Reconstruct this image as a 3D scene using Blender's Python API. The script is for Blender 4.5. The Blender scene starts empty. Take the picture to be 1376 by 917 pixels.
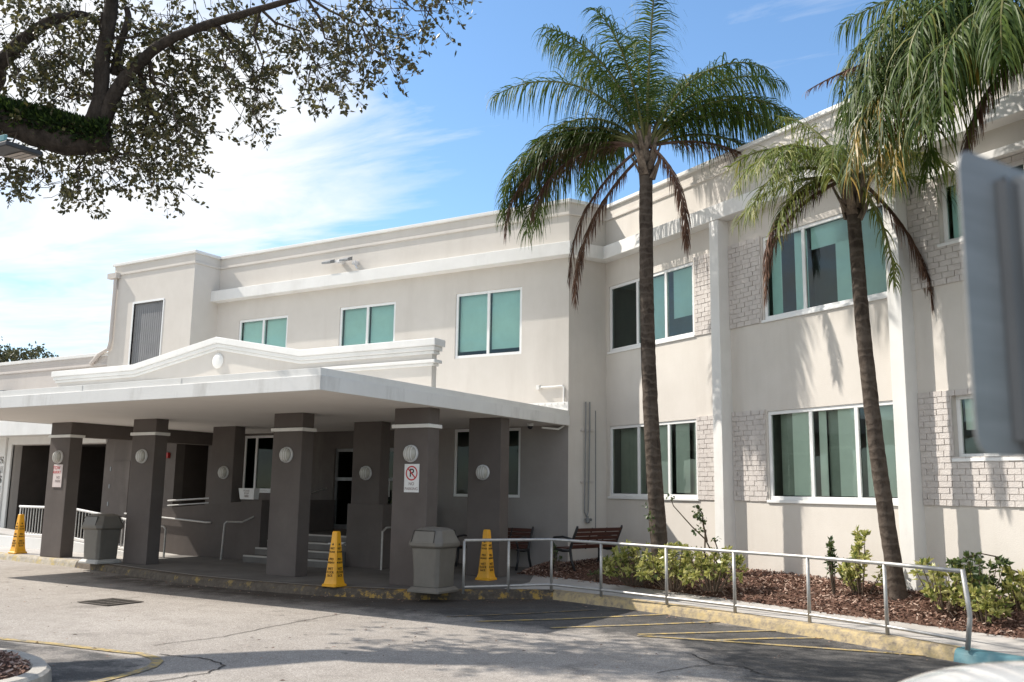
import bpy, math, random
from mathutils import Vector, Matrix
random.seed(7)
R = math.radians
scene = bpy.context.scene
COL = scene.collection

# ------------------------------------------------------------------ camera geometry
F, PITCH, ROLL, YAW = 1236.0, R(9.22), R(0.83), R(-58.89)
CAMZ = 1.8
d0 = Vector((math.sin(YAW), math.cos(YAW)))
ax = -d0; ay = Vector((-ax.y, ax.x))
def cam_rows():
    c, s = math.cos(PITCH), math.sin(PITCH)
    A = Matrix(((1,0,0),(0,s,-c),(0,c,s)))
    cr, sr = math.cos(ROLL), math.sin(ROLL)
    B = Matrix(((cr,-sr,0),(sr,cr,0),(0,0,1)))
    M = Matrix(((ax.x,ax.y,0),(ay.x,ay.y,0),(0,0,1)))
    return B @ A @ M.transposed()
RC = cam_rows()
CAM = Vector((0,0,CAMZ))
def ray(u, v):
    return RC.transposed() @ Vector(((u-688)/F, (v-458.5)/F, 1))
def gz(u, v, z=0.0):
    r = ray(u, v); return CAM + r*((z-CAMZ)/r.z)
def gy(u, v, y):
    r = ray(u, v); return CAM + r*(y/r.y)
def gd(u, v, dist):
    r = ray(u, v); return CAM + r*dist
VR = Vector(RC[0]); VD = Vector(RC[2])
VRh = Vector((VR.x, VR.y, 0)).normalized(); VDh = Vector((VD.x, VD.y, 0)).normalized()

# ------------------------------------------------------------------ materials
MATS = {}
def nodes(name):
    m = bpy.data.materials.new(name); m.use_nodes = True
    nt = m.node_tree; nt.nodes.clear()
    out = nt.nodes.new('ShaderNodeOutputMaterial')
    return m, nt, out
def N(nt, t, **kw):
    n = nt.nodes.new(t)
    for k, v in kw.items():
        if k in n.inputs: n.inputs[k].default_value = v
        else: setattr(n, k, v)
    return n
def mixc(nt, fac, a, b):
    n = nt.nodes.new('ShaderNodeMix'); n.data_type = 'RGBA'
    for i, x in ((0, fac), (6, a), (7, b)):
        if hasattr(x, 'links'): nt.links.new(x, n.inputs[i])
        else: n.inputs[i].default_value = x if i == 0 else (*x[:3], 1)
    return n.outputs[2]
def noise(nt, scale, detail=4, rough=.6, vec=None, stretch=None):
    n = N(nt, 'ShaderNodeTexNoise'); n.inputs['Scale'].default_value = scale
    n.inputs['Detail'].default_value = detail; n.inputs['Roughness'].default_value = rough
    if vec is None:
        tc = N(nt, 'ShaderNodeTexCoord'); vec = tc.outputs['Object']
    if stretch:
        mp = N(nt, 'ShaderNodeMapping'); mp.inputs['Scale'].default_value = stretch
        nt.links.new(vec, mp.inputs['Vector']); vec = mp.outputs['Vector']
    nt.links.new(vec, n.inputs['Vector'])
    return n.outputs['Fac']
def ramp(nt, fac, stops, interp='LINEAR'):
    n = N(nt, 'ShaderNodeValToRGB'); cr = n.color_ramp; cr.interpolation = interp
    while len(cr.elements) < len(stops): cr.elements.new(.5)
    for e, (p, c) in zip(cr.elements, stops):
        e.position = p; e.color = (*c[:3], 1) if len(c) > 1 else (c[0],)*3+(1,)
    nt.links.new(fac, n.inputs[0]); return n.outputs[0]
def bump(nt, h, strength=.2, dist=.02):
    b = N(nt, 'ShaderNodeBump'); b.inputs['Strength'].default_value = strength
    b.inputs['Distance'].default_value = dist
    nt.links.new(h, b.inputs['Height']); return b.outputs[0]
def mat(name, col, col2=None, scale=3, rough=.75, metal=0, bscale=None, bstr=.25, bdist=.01, stretch=None, dirt=None, dscale=.7, spec=.4, lo=.35, hi=.65, dstretch=(1,1,.25)):
    m, nt, out = nodes(name)
    p = N(nt, 'ShaderNodeBsdfPrincipled'); p.inputs['Roughness'].default_value = rough
    p.inputs['Metallic'].default_value = metal; p.inputs['Specular IOR Level'].default_value = spec
    if col2:
        c = ramp(nt, noise(nt, scale, 5, .65, stretch=stretch), [(lo, col), (hi, col2)])
    else:
        c = None
    if dirt:
        f = ramp(nt, noise(nt, dscale, 6, .7, stretch=dstretch), [(.52, (0,)), (.75, (1,))])
        mm = N(nt, 'ShaderNodeMath', operation='MULTIPLY'); nt.links.new(f, mm.inputs[0]); mm.inputs[1].default_value = .6
        c = mixc(nt, mm.outputs[0], c if c else col, dirt)
    if c: nt.links.new(c, p.inputs['Base Color'])
    else: p.inputs['Base Color'].default_value = (*col, 1)
    if bscale:
        nt.links.new(bump(nt, noise(nt, bscale, 5, .6), bstr, bdist), p.inputs['Normal'])
    nt.links.new(p.outputs[0], out.inputs[0]); MATS[name] = m; return m

stucco = mat('stucco_beige', (.625,.583,.530), (.665,.622,.57), 1.2, .9, bscale=60, bstr=.25, bdist=.012, dirt=(.545,.50,.45), dscale=.6, spec=.2, dstretch=(1.6,1.6,.2))
shadewall = mat('shaded_wall_beige', (.125,.109,.10), (.15,.132,.122), 1.2, .9, bscale=60, bstr=.25, dirt=(.25,.22,.20), dscale=.8, spec=.2)  # beige wall with the shade under the canopy put into its colour
porchwall = mat('shaded_portico_wall', (.31,.283,.265), (.35,.322,.304), 1.2, .9, bscale=60, bstr=.25, dirt=(.27,.24,.225), dscale=.8, spec=.2)  # right portico wall, colour lowered to carry the canopy's shade
stucco2 = mat('stucco_ground', (.545,.50,.465), (.59,.545,.505), 1.2, .9, bscale=60, bstr=.25, bdist=.012, dirt=(.46,.42,.38), dscale=.8, spec=.2)
white = mat('white_paint', (.74,.728,.70), (.79,.778,.75), 2, .7, bscale=40, bstr=.12, bdist=.01, dirt=(.60,.58,.55), dscale=.9, spec=.3)
fasciam = mat('canopy_paint', (.72,.71,.69), (.78,.77,.75), 1.5, .7, bscale=40, bstr=.12, bdist=.01, dirt=(.40,.38,.35), dscale=1.6, spec=.3)
softm = mat('soffit_paint', (.78,.745,.70), (.82,.785,.74), .8, .85, bscale=50, bstr=.1, dirt=(.68,.63,.57), dscale=.4, dstretch=(1,1,1), spec=.2)
taupe = mat('taupe_paint', (.118,.100,.092), (.14,.12,.11), 1.5, .85, bscale=55, bstr=.3, bdist=.012, dirt=(.10,.085,.078), dscale=.9, spec=.25)
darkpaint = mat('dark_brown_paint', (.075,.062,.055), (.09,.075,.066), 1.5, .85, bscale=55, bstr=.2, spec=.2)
brickm = mat('painted_brick', (.56,.515,.485), (.63,.585,.55), 4, .85, bscale=45, bstr=.5, bdist=.02, dirt=(.42,.38,.35), dscale=6, dstretch=(1,1,1), spec=.2)
mortar = mat('painted_mortar', (.54,.50,.46), (.60,.56,.52), 8, .95, spec=.1)
framem = mat('window_frame_white', (.78,.78,.77), (.82,.82,.81), 5, .45, spec=.5)
blindm = mat('window_blind', (.84,.86,.82), (.90,.92,.88), 3, .8, spec=.2)
dimblind = mat('shaded_screen', (.34,.36,.33), (.42,.44,.41), 3, .85, spec=.1)  # blind tone darkened to read as hanging deeper in shadow
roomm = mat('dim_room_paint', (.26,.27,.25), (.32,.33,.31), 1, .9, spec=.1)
roofm = mat('roof_gravel', (.42,.41,.39), (.5,.49,.47), 9, .95)
metal = mat('galvanised_steel', (.40,.39,.37), (.50,.485,.465), 12, .5, metal=.6, bscale=80, bstr=.05)
greymetal = mat('grey_metal', (.22,.225,.23), (.27,.275,.28), 9, .5, metal=.5)
whitemetal = mat('white_rail_paint', (.74,.73,.71), (.80,.79,.77), 6, .5)
louvre = mat('grey_louvre', (.20,.20,.205), (.23,.23,.235), 3, .6)
black = mat('black_iron', (.018,.018,.02), (.03,.03,.032), 8, .45, spec=.5)
redwood = mat('red_brown_slat', (.062,.024,.018), (.095,.036,.026), 7, .5, stretch=(1,1,8), bscale=30, bstr=.2)
conem = mat('yellow_plastic', (.80,.37,.012), (.86,.42,.02), 3, .42, dirt=(.55,.27,.03), dscale=4, spec=.5)
inkm = mat('black_ink', (.02,.018,.015), rough=.7)
redink = mat('red_ink', (.48,.02,.025), rough=.5)
greyink = mat('faded_ink', (.28,.22,.21), rough=.6)
signw = mat('sign_white', (.70,.69,.68), (.76,.75,.74), 9, .45)
pinkm = mat('faded_sign_face', (.64,.54,.52), (.72,.64,.62), 9, .5)
binm = mat('taupe_plastic', (.15,.135,.115), (.18,.163,.14), 3, .5, bscale=120, bstr=.15, bdist=.004, dirt=(.13,.115,.10), dscale=3, spec=.45)
binbase = mat('pale_bin_base', (.40,.385,.36), (.46,.445,.42), 5, .6)
lampglass = mat('frosted_lamp_glass', (.42,.40,.36), (.50,.48,.43), 12, .35, spec=.5)
redplast = mat('red_plastic', (.35,.015,.012), rough=.4)
carm = None
rockm = mat('pale_rock', (.42,.39,.35), (.6,.56,.5), 6, .9, bscale=14, bstr=.8, bdist=.05)
bark = mat('oak_bark', (.030,.024,.020), (.075,.06,.05), 9, .95, stretch=(1,1,.35), bscale=16, bstr=.9, bdist=.04, spec=.15)
twigm = mat('twig_bark', (.05,.038,.03), (.09,.07,.055), 9, .9, spec=.15)
brownst = mat('bare_stem', (.10,.075,.055), (.16,.12,.09), 9, .9, spec=.15)
solarm = mat('light_panel_lens', (.42,.36,.31), (.48,.42,.36), 5, .4)
tealm = mat('teal_paint', (.10,.24,.27), (.15,.30,.33), 5, .7, dirt=(.3,.34,.33), dscale=3)

def palm_bark(name, a, b, c):
    m, nt, out = nodes(name)
    p = N(nt, 'ShaderNodeBsdfPrincipled'); p.inputs['Roughness'].default_value = .9; p.inputs['Specular IOR Level'].default_value = .15
    tc = N(nt, 'ShaderNodeTexCoord')
    w = N(nt, 'ShaderNodeTexWave'); w.bands_direction = 'Z'; w.inputs['Scale'].default_value = 2.1
    w.inputs['Distortion'].default_value = 6; w.inputs['Detail'].default_value = 3; w.inputs['Detail Scale'].default_value = 2.5
    nt.links.new(tc.outputs['Object'], w.inputs[0])
    nz = noise(nt, 7, 6, .7, stretch=(1,1,.5))
    c1 = ramp(nt, nz, [(.36, a), (.64, b)])
    c2 = mixc(nt, ramp(nt, w.outputs['Fac'], [(.6, (0,)), (1, (.5,))]), c1, c)
    nt.links.new(c2, p.inputs['Base Color'])
    ad = N(nt, 'ShaderNodeMath', operation='ADD'); nt.links.new(w.outputs['Fac'], ad.inputs[0])
    nt.links.new(noise(nt, 35, 4, .7), ad.inputs[1])
    nt.links.new(bump(nt, ad.outputs[0], .4, .02), p.inputs['Normal'])
    nt.links.new(p.outputs[0], out.inputs[0]); return m
palmbark = palm_bark('palm_trunk_bark', (.045,.034,.027), (.105,.083,.067), (.135,.11,.09))

def leaf_mat(name, stops, rough=.45, trans=.35, spec=.5):
    m, nt, out = nodes(name)
    g = N(nt, 'ShaderNodeNewGeometry')
    c = ramp(nt, g.outputs['Random Per Island'], stops)
    p = N(nt, 'ShaderNodeBsdfPrincipled'); p.inputs['Roughness'].default_value = rough; p.inputs['Specular IOR Level'].default_value = spec
    nt.links.new(c, p.inputs['Base Color'])
    t = N(nt, 'ShaderNodeBsdfTranslucent'); nt.links.new(c, t.inputs[0])
    mx = N(nt, 'ShaderNodeMixShader'); mx.inputs[0].default_value = trans
    nt.links.new(p.outputs[0], mx.inputs[1]); nt.links.new(t.outputs[0], mx.inputs[2])
    nt.links.new(mx.outputs[0], out.inputs[0]); return m
palmleaf = leaf_mat('palm_leaflet', [(0,(.032,.062,.010)),(.5,(.062,.105,.016)),(.9,(.11,.15,.024)),(1,(.2,.19,.035))], .5, .32, .28)
palmyoung = leaf_mat('young_palm_leaflet', [(0,(.09,.135,.02)),(.5,(.16,.205,.035)),(1,(.30,.29,.07))], .5, .35, .35)
palmyellow = leaf_mat('yellowing_palm_leaflet', [(0,(.05,.085,.015)),(.45,(.09,.12,.02)),(.6,(.24,.17,.025)),(1,(.45,.28,.045))], .45, .35, .5)
deadleaf = leaf_mat('dead_palm_leaflet', [(0,(.07,.035,.024)),(.5,(.14,.075,.05)),(1,(.26,.16,.11))], .7, .2, .2)
rachism = mat('palm_rachis', (.12,.125,.04), (.19,.18,.065), 5, .5)
deadrachis = mat('dead_rachis', (.09,.05,.035), (.14,.085,.06), 5, .8)
boots = mat('palm_leaf_bases', (.07,.05,.038), (.26,.20,.15), 11, .9, stretch=(1,1,.3), bscale=25, bstr=.8, bdist=.03)
oakleaf = leaf_mat('oak_leaf', [(0,(.034,.038,.012)),(.5,(.068,.066,.022)),(.85,(.125,.104,.04)),(1,(.21,.19,.05))], .42, .25, .5)
fernm = leaf_mat('branch_fern', [(0,(.012,.025,.008)),(.7,(.03,.055,.014)),(1,(.10,.15,.03))], .6, .2, .2)
crotonm = leaf_mat('yellow_green_leaf', [(0,(.08,.12,.03)),(.2,(.22,.25,.06)),(.6,(.46,.45,.13)),(1,(.66,.62,.28))], .4, .3, .5)
darkshrub = leaf_mat('green_shrub_leaf', [(0,(.04,.075,.025)),(.5,(.08,.12,.04)),(1,(.16,.19,.06))], .4, .3, .5)
mulchm = leaf_mat('bark_mulch_chip', [(0,(.06,.034,.027)),(.3,(.17,.092,.068)),(.65,(.30,.18,.135)),(1,(.55,.42,.34))], .85, .05, .2)
mulchbed = mat('mulch_soil', (.07,.04,.03), (.22,.13,.095), 26, .95, bscale=40, bstr=1, bdist=.05, spec=.1)
farleaf = leaf_mat('distant_tree_leaf', [(0,(.04,.045,.018)),(.6,(.075,.078,.03)),(1,(.12,.11,.045))], .5, .25, .4)

def glass_mat(name, tint, refl=1.0):
    m, nt, out = nodes(name)
    tr = N(nt, 'ShaderNodeBsdfTransparent'); tr.inputs[0].default_value = (*tint, 1)
    gl = N(nt, 'ShaderNodeBsdfGlossy'); gl.inputs['Roughness'].default_value = .015; gl.inputs[0].default_value = (.9*refl,.95*refl,.95*refl,1)
    fr = N(nt, 'ShaderNodeFresnel'); fr.inputs[0].default_value = 1.55
    g = N(nt, 'ShaderNodeNewGeometry')
    nb = bump(nt, noise(nt, 1.3, 2, .5), .05, .05)
    nt.links.new(nb, gl.inputs['Normal'])
    mx = N(nt, 'ShaderNodeMixShader'); nt.links.new(fr.outputs[0], mx.inputs[0])
    nt.links.new(tr.outputs[0], mx.inputs[1]); nt.links.new(gl.outputs[0], mx.inputs[2])
    nt.links.new(mx.outputs[0], out.inputs[0]); return m
glass_teal = glass_mat('teal_tinted_glass', (.72,.95,.92))
glass_main = glass_mat('turquoise_tinted_glass', (.76,1.0,.96))
glass_green = glass_mat('green_tinted_glass', (.90,1.0,.92))
glass_dark = glass_mat('dark_glass', (.30,.42,.36), .45)

def asphalt(name, a, b, c, rough=.9):
    m, nt, out = nodes(name)
    p = N(nt, 'ShaderNodeBsdfPrincipled'); p.inputs['Roughness'].default_value = rough; p.inputs['Specular IOR Level'].default_value = .25
    big = noise(nt, .35, 6, .65); fine = noise(nt, 70, 3, .8); mid = noise(nt, 2.2, 6, .7)
    c1 = ramp(nt, big, [(.35, a), (.65, b)])
    c2 = mixc(nt, ramp(nt, mid, [(.5, (0,)), (.72, (.5,))]), c1, c)
    v = N(nt, 'ShaderNodeTexVoronoi'); v.inputs['Scale'].default_value = 110
    tc = N(nt, 'ShaderNodeTexCoord'); nt.links.new(tc.outputs['Object'], v.inputs['Vector'])
    g = N(nt, 'ShaderNodeMix'); g.data_type = 'RGBA'; g.blend_type = 'MULTIPLY'; g.inputs[0].default_value = .75
    nt.links.new(c2, g.inputs[6])
    nt.links.new(ramp(nt, v.outputs['Color'], [(0, (.55,)), (.7, (1.15,)), (1, (1.5,))]), g.inputs[7])
    nt.links.new(g.outputs[2], p.inputs['Base Color'])
    nt.links.new(bump(nt, fine, .6, .012), p.inputs['Normal'])
    nt.links.new(p.outputs[0], out.inputs[0]); return m
driveway_m = asphalt('worn_pale_asphalt', (.30,.275,.25), (.37,.345,.315), (.24,.215,.195))
bay_m = asphalt('dark_asphalt', (.060,.058,.057), (.10,.096,.092), (.14,.132,.124))
mid_m = asphalt('mixed_asphalt', (.12,.113,.105), (.25,.23,.21), (.30,.275,.25))
far_m = asphalt('far_ground', (.16,.16,.12), (.22,.22,.16), (.12,.13,.08))
walk_m = mat('concrete_walk', (.42,.395,.365), (.50,.475,.445), 1.5, .9, bscale=45, bstr=.3, bdist=.01, dirt=(.30,.275,.25), dscale=1.3, dstretch=(1,1,1), spec=.2)
porch_m = mat('shaded_portico_concrete', (.125,.117,.11), (.18,.17,.16), 1.2, .8, bscale=45, bstr=.25, bdist=.008, dirt=(.095,.088,.082), dscale=.9, dstretch=(1,1,1), spec=.3)  # stained portico concrete, darkened further to stand for canopy shade
crackm = mat('crack_dark', (.045,.04,.036), rough=.95)

def worn(name, paint, under, lo, hi, scale=5):
    m, nt, out = nodes(name)
    p = N(nt, 'ShaderNodeBsdfPrincipled'); p.inputs['Roughness'].default_value = .85; p.inputs['Specular IOR Level'].default_value = .2
    f = ramp(nt, noise(nt, scale, 8, .75), [(lo, (0,)), (hi, (1,))])
    u = ramp(nt, noise(nt, 9, 5, .7), [(.35, under), (.65, tuple(x*1.7 for x in under))])
    nt.links.new(mixc(nt, f, u, paint), p.inputs['Base Color'])
    nt.links.new(bump(nt, noise(nt, 30, 5, .7), .5, .02), p.inputs['Normal'])
    nt.links.new(p.outputs[0], out.inputs[0]); return m
kerbm = worn('worn_yellow_kerb', (.50,.385,.20), (.22,.185,.145), .38, .62, 9)
kerbgrey = worn('worn_stained_kerb', (.38,.24,.065), (.075,.062,.05), .50, .57, 4.5)
kerbpale = worn('sun_bleached_kerb', (.46,.36,.16), (.29,.26,.215), .50, .62, 5)
kerbdark = worn('grimy_kerb', (.30,.21,.08), (.085,.07,.056), .56, .64, 5)
kerbplain = worn('plain_kerb', (.46,.43,.38), (.25,.235,.21), .3, .6)
linem = worn('worn_yellow_line', (.50,.36,.13), (.15,.14,.125), .40, .60, 8)
lineghost = worn('ghost_yellow_line', (.42,.33,.18), (.335,.30,.26), .52, .72, 3)
linefaint = worn('faded_yellow_line', (.36,.25,.09), (.10,.092,.085), .46, .66, 6)

# ------------------------------------------------------------------ mesh helpers
class MB:
    def __init__(s): s.v = []; s.f = []; s.mi = []; s.cur = 0
    def add(s, vs, fs):
        o = len(s.v); s.v += [tuple(x) for x in vs]
        for f in fs: s.f.append(tuple(o+i for i in f)); s.mi.append(s.cur)
    def hexa(s, b, t):     # four bottom, four top points, counter-clockwise
        s.add(list(b)+list(t), [(3,2,1,0),(4,5,6,7),(0,1,5,4),(1,2,6,5),(2,3,7,6),(3,0,4,7)])
    def box(s, x0, x1, y0, y1, z0, z1):
        s.hexa([(x0,y0,z0),(x1,y0,z0),(x1,y1,z0),(x0,y1,z0)], [(x0,y0,z1),(x1,y0,z1),(x1,y1,z1),(x0,y1,z1)])
    def obox(s, P, D, Nn, u0, u1, n0, n1, z0, z1):   # box in a wall frame: along D, outward Nn
        P = Vector((P[0],P[1],0)); D = Vector((D[0],D[1],0)); Nn = Vector((Nn[0],Nn[1],0))
        c = [P+D*u0+Nn*n1, P+D*u1+Nn*n1, P+D*u1+Nn*n0, P+D*u0+Nn*n0]
        s.hexa([(*q.xy,z0) for q in c], [(*q.xy,z1) for q in c])
    def quad(s, a, b, c, d): s.add([a,b,c,d], [(0,1,2,3)])
    def tube(s, pts, r, n=8, cap=True):
        pts = [Vector(p) for p in pts]; rs = r if isinstance(r, (list, tuple)) else [r]*len(pts)
        up = Vector((0,0,1)); prev = None; rings = []
        for i, p in enumerate(pts):
            if i == 0: t = pts[1]-p
            elif i == len(pts)-1: t = p-pts[i-1]
            else: t = (pts[i+1]-p).normalized()+(p-pts[i-1]).normalized()
            t.normalize()
            if prev is None:
                a = t.cross(up)
                if a.length < .05: a = t.cross(Vector((1,0,0)))
            else:
                a = prev - t*prev.dot(t)
            a.normalize(); prev = a; b = t.cross(a)
            rings.append([p+(a*math.cos(2*math.pi*k/n)+b*math.sin(2*math.pi*k/n))*rs[i] for k in range(n)])
        vs = [q for rg in rings for q in rg]; fs = []
        for i in range(len(pts)-1):
            for k in range(n):
                k2 = (k+1) % n; fs.append((i*n+k, i*n+k2, (i+1)*n+k2, (i+1)*n+k))
        if cap: fs += [tuple(range(n-1,-1,-1)), tuple((len(pts)-1)*n+k for k in range(n))]
        s.add(vs, fs)
    def lathe(s, prof, n=16, M=None):      # prof: (radius, height) from base up
        vs = []; fs = []
        for r, h in prof:
            for k in range(n):
                a = 2*math.pi*k/n; v = Vector((r*math.cos(a), r*math.sin(a), h))
                vs.append(M @ v if M else v)
        for i in range(len(prof)-1):
            for k in range(n):
                k2 = (k+1) % n; fs.append((i*n+k, i*n+k2, (i+1)*n+k2, (i+1)*n+k))
        fs += [tuple(range(n-1,-1,-1)), tuple((len(prof)-1)*n+k for k in range(n))]
        s.add(vs, fs)
    def loft(s, rings):                    # list of rings with the same count
        n = len(rings[0]); vs = [q for r in rings for q in r]; fs = []
        for i in range(len(rings)-1):
            for k in range(n):
                k2 = (k+1) % n; fs.append((i*n+k, i*n+k2, (i+1)*n+k2, (i+1)*n+k))
        fs += [tuple(range(n-1,-1,-1)), tuple((len(rings)-1)*n+k for k in range(n))]
        s.add(vs, fs)
    def build(s, name, mats, parent=None, smooth=False, bevel=0, rel=None):
        me = bpy.data.meshes.new(name)
        off = rel or (parent_world(parent) if parent else Vector((0,0,0)))
        me.from_pydata([Vector(v)-off for v in s.v], [], s.f)
        ms = mats if isinstance(mats, (list, tuple)) else [mats]
        for m in ms: me.materials.append(m)
        if len(ms) > 1: me.polygons.foreach_set('material_index', s.mi)
        if smooth: me.polygons.foreach_set('use_smooth', [True]*len(me.polygons))
        me.update()
        o = bpy.data.objects.new(name, me); COL.objects.link(o)
        if parent: o.parent = parent
        elif rel: o.location = rel
        if bevel:
            b = o.modifiers.new('Bevel', 'BEVEL'); b.width = bevel; b.segments = 2; b.limit_method = 'ANGLE'
        return o
def parent_world(p):
    w = Vector((0,0,0))
    while p: w += p.location; p = p.parent
    return w
def thing(name, label, cat, loc=(0,0,0), group=None):
    o = bpy.data.objects.new(name, None); COL.objects.link(o); o.location = loc; o.empty_display_size = .2
    return tag(o, label, cat, group)
def tag(o, label, cat, group=None, kind=None):
    o['label'] = label; o['category'] = cat
    if group: o['group'] = group
    if kind: o['kind'] = kind
    return o
def struct(o): o['kind'] = 'structure'; return o
def copy_tree(o, loc=None, label=None, parent=None):
    c = o.copy(); COL.objects.link(c)
    if parent: c.parent = parent
    if loc is not None: c.location = loc
    if label: c['label'] = label
    for ch in list(o.children): copy_tree(ch, parent=c)
    return c
def text_on(name, s, size, P, X, Z, m, parent, align='CENTER', squash=1.0):
    cu = bpy.data.curves.new('lettering', 'FONT'); cu.body = s; cu.size = size; cu.align_x = align; cu.align_y = 'CENTER'; cu.extrude = .0012; cu.offset = size*.012
    t = bpy.data.objects.new('lettering', cu); COL.objects.link(t)
    dg = bpy.context.evaluated_depsgraph_get(); dg.update()
    me = bpy.data.meshes.new_from_object(t.evaluated_get(dg)); bpy.data.objects.remove(t)
    X = Vector(X).normalized(); Z = Vector(Z).normalized(); Y = X.cross(Z)
    off = parent_world(parent)
    for v in me.vertices:
        c = v.co.copy(); v.co = Vector(P) - off + X*c.x*squash + Z*c.y - Y*c.z*-1*-1
    me.materials.clear(); me.materials.append(m)
    o = bpy.data.objects.new(name, me); COL.objects.link(o); o.parent = parent; return o

# ------------------------------------------------------------------ frames of the two wings
MC = Vector((-9.28, 17.8, 0))                              # corner of the main block
TH = R(29); WX = Vector((math.cos(TH), -math.sin(TH), 0)); WY = Vector((math.sin(TH), math.cos(TH), 0)); WN = -WY
W0 = Vector((-5.052, 16.63, 0)); EX = Vector((1,0,0)); EY = Vector((0,1,0)); SN = Vector((0,-1,0))
IC = W0 + WX*-4.29                                          # inner corner
FAR = W0 + WX*13
BX = -20.6; TY = 16.9; TXL = -24.15                         # tower at the left
ZT = 8.33

bld = thing('two_storey_building', 'large two storey beige stucco building with white bands and flat roof', 'building', (0,17.8,0))

def wall(mb, P, D, Nn, u0, u1, z0, z1, ops=(), rev=.14):
    us = sorted({u0, u1, *[o[0] for o in ops], *[o[1] for o in ops]}); zs = sorted({z0, z1, *[o[2] for o in ops], *[o[3] for o in ops]})
    pt = lambda u, z, n=0: (*(P + D*u + Nn*n).xy, z)
    for i in range(len(us)-1):
        for j in range(len(zs)-1):
            uc, zc = (us[i]+us[i+1])/2, (zs[j]+zs[j+1])/2
            if any(o[0] < uc < o[1] and o[2] < zc < o[3] for o in ops): continue
            mb.quad(pt(us[i],zs[j]), pt(us[i+1],zs[j]), pt(us[i+1],zs[j+1]), pt(us[i],zs[j+1]))
    for a, b, c, d in ops:
        mb.quad(pt(a,c), pt(a,d), pt(a,d,-rev), pt(a,c,-rev)); mb.quad(pt(b,d), pt(b,c), pt(b,c,-rev), pt(b,d,-rev))
        mb.quad(pt(a,d), pt(b,d), pt(b,d,-rev), pt(a,d,-rev)); mb.quad(pt(b,c), pt(a,c), pt(a,c,-rev), pt(b,c,-rev))

def window(P, D, Nn, u0, u1, z0, z1, mull=(), blinds=(), glass=None, fw=.065, depth=.05, proud=-.02, hbars=(), sill=True, top=None, room=1.6, parent=None, bmat=None, dims=()):
    parent = parent or bld
    P = Vector((P[0],P[1],0)); f = MB(); n1 = proud; n0 = proud-depth
    f.obox(P,D,Nn,u0,u1,n0,n1,z1-fw,z1); f.obox(P,D,Nn,u0,u1,n0,n1,z0,z0+fw)
    f.obox(P,D,Nn,u0,u0+fw,n0+.001,n1-.001,z0+fw,z1-fw); f.obox(P,D,Nn,u1-fw,u1,n0+.001,n1-.001,z0+fw,z1-fw)
    for m in mull: f.obox(P,D,Nn,m-fw*.55,m+fw*.55,n0+.002,n1-.002,z0+fw,z1-fw)
    for h in hbars: f.obox(P,D,Nn,u0+fw,u1-fw,n0+.003,n1-.003,h-fw*.5,h+fw*.5)
    if sill: f.obox(P,D,Nn,u0-.04,u1+.04,-.1,.035,z0-.05,z0-.002)
    w = f.build('window', framem, parent, bevel=.006)
    g = MB(); nn = n0+.02
    pt = lambda u, z, n: (*(P+D*u+Nn*n).xy, z)
    g.quad(pt(u0+fw*.5,z0+fw*.5,nn), pt(u1-fw*.5,z0+fw*.5,nn), pt(u1-fw*.5,z1-fw*.5,nn), pt(u0+fw*.5,z1-fw*.5,nn))
    g.build('pane', glass or glass_teal, w)
    if blinds:
        b = MB()
        for ent in blinds:
            a, c = ent[0], ent[1]; zl = ent[2] if len(ent) > 2 else z0+.08; kind = ent[3] if len(ent) > 3 else 'v'
            if kind == 'v':
                k = max(1, int((c-a)/.085)); st = (c-a)/k
                for i in range(k):
                    ua = a+st*i; j = random.uniform(-.012,.012)
                    b.quad(pt(ua,zl,nn-.10+j), pt(ua+st*1.02,zl,nn-.135+j), pt(ua+st*1.02,z1-.05,nn-.135+j), pt(ua,z1-.05,nn-.10+j))
            else:
                b.quad(pt(a,zl,nn-.09), pt(c,zl,nn-.09), pt(c,z1-.05,nn-.09), pt(a,z1-.05,nn-.09))
        b.build('blind', bmat or blindm, w)
    if dims:
        b = MB()
        for a,c,zl in dims: b.quad(pt(a,zl,nn-.2),pt(c,zl,nn-.2),pt(c,z1-.05,nn-.2),pt(a,z1-.05,nn-.2))
        b.build('inner_screen', dimblind, w)
    if room:
        q = MB(); e = .3; nb = n0-room; nf = -.139
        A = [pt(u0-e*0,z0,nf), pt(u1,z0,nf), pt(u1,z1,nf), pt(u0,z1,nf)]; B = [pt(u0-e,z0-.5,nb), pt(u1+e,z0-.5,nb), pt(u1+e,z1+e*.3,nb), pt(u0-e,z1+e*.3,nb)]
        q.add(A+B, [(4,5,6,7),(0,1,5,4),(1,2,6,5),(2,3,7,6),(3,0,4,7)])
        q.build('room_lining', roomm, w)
    return w

def band(path, z0, z1, p, name, m, closed_ends=True, parent=None, inset=.012, bevel=.01):
    pts = [Vector((a[0],a[1])) for a in path]; nrm = []
    for i in range(len(pts)-1):
        d = (pts[i+1]-pts[i]).normalized(); nrm.append(Vector((d.y,-d.x)))
    def off(i, k):
        if i == 0: return pts[0]+nrm[0]*k
        if i == len(pts)-1: return pts[-1]+nrm[-1]*k
        a, b = nrm[i-1], nrm[i]; m_ = (a+b); m_ = m_/m_.length
        return pts[i]+m_*(k/max(.3, m_.dot(a)))
    mb = MB()
    rings = []
    for i in range(len(pts)):
        o, n_ = off(i,p), off(i,-inset)
        rings.append([(*n_,z0),(*o,z0),(*o,z1),(*n_,z1)])
    mb.loft(rings)
    return mb.build(name, m, parent or bld, bevel=bevel)

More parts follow.
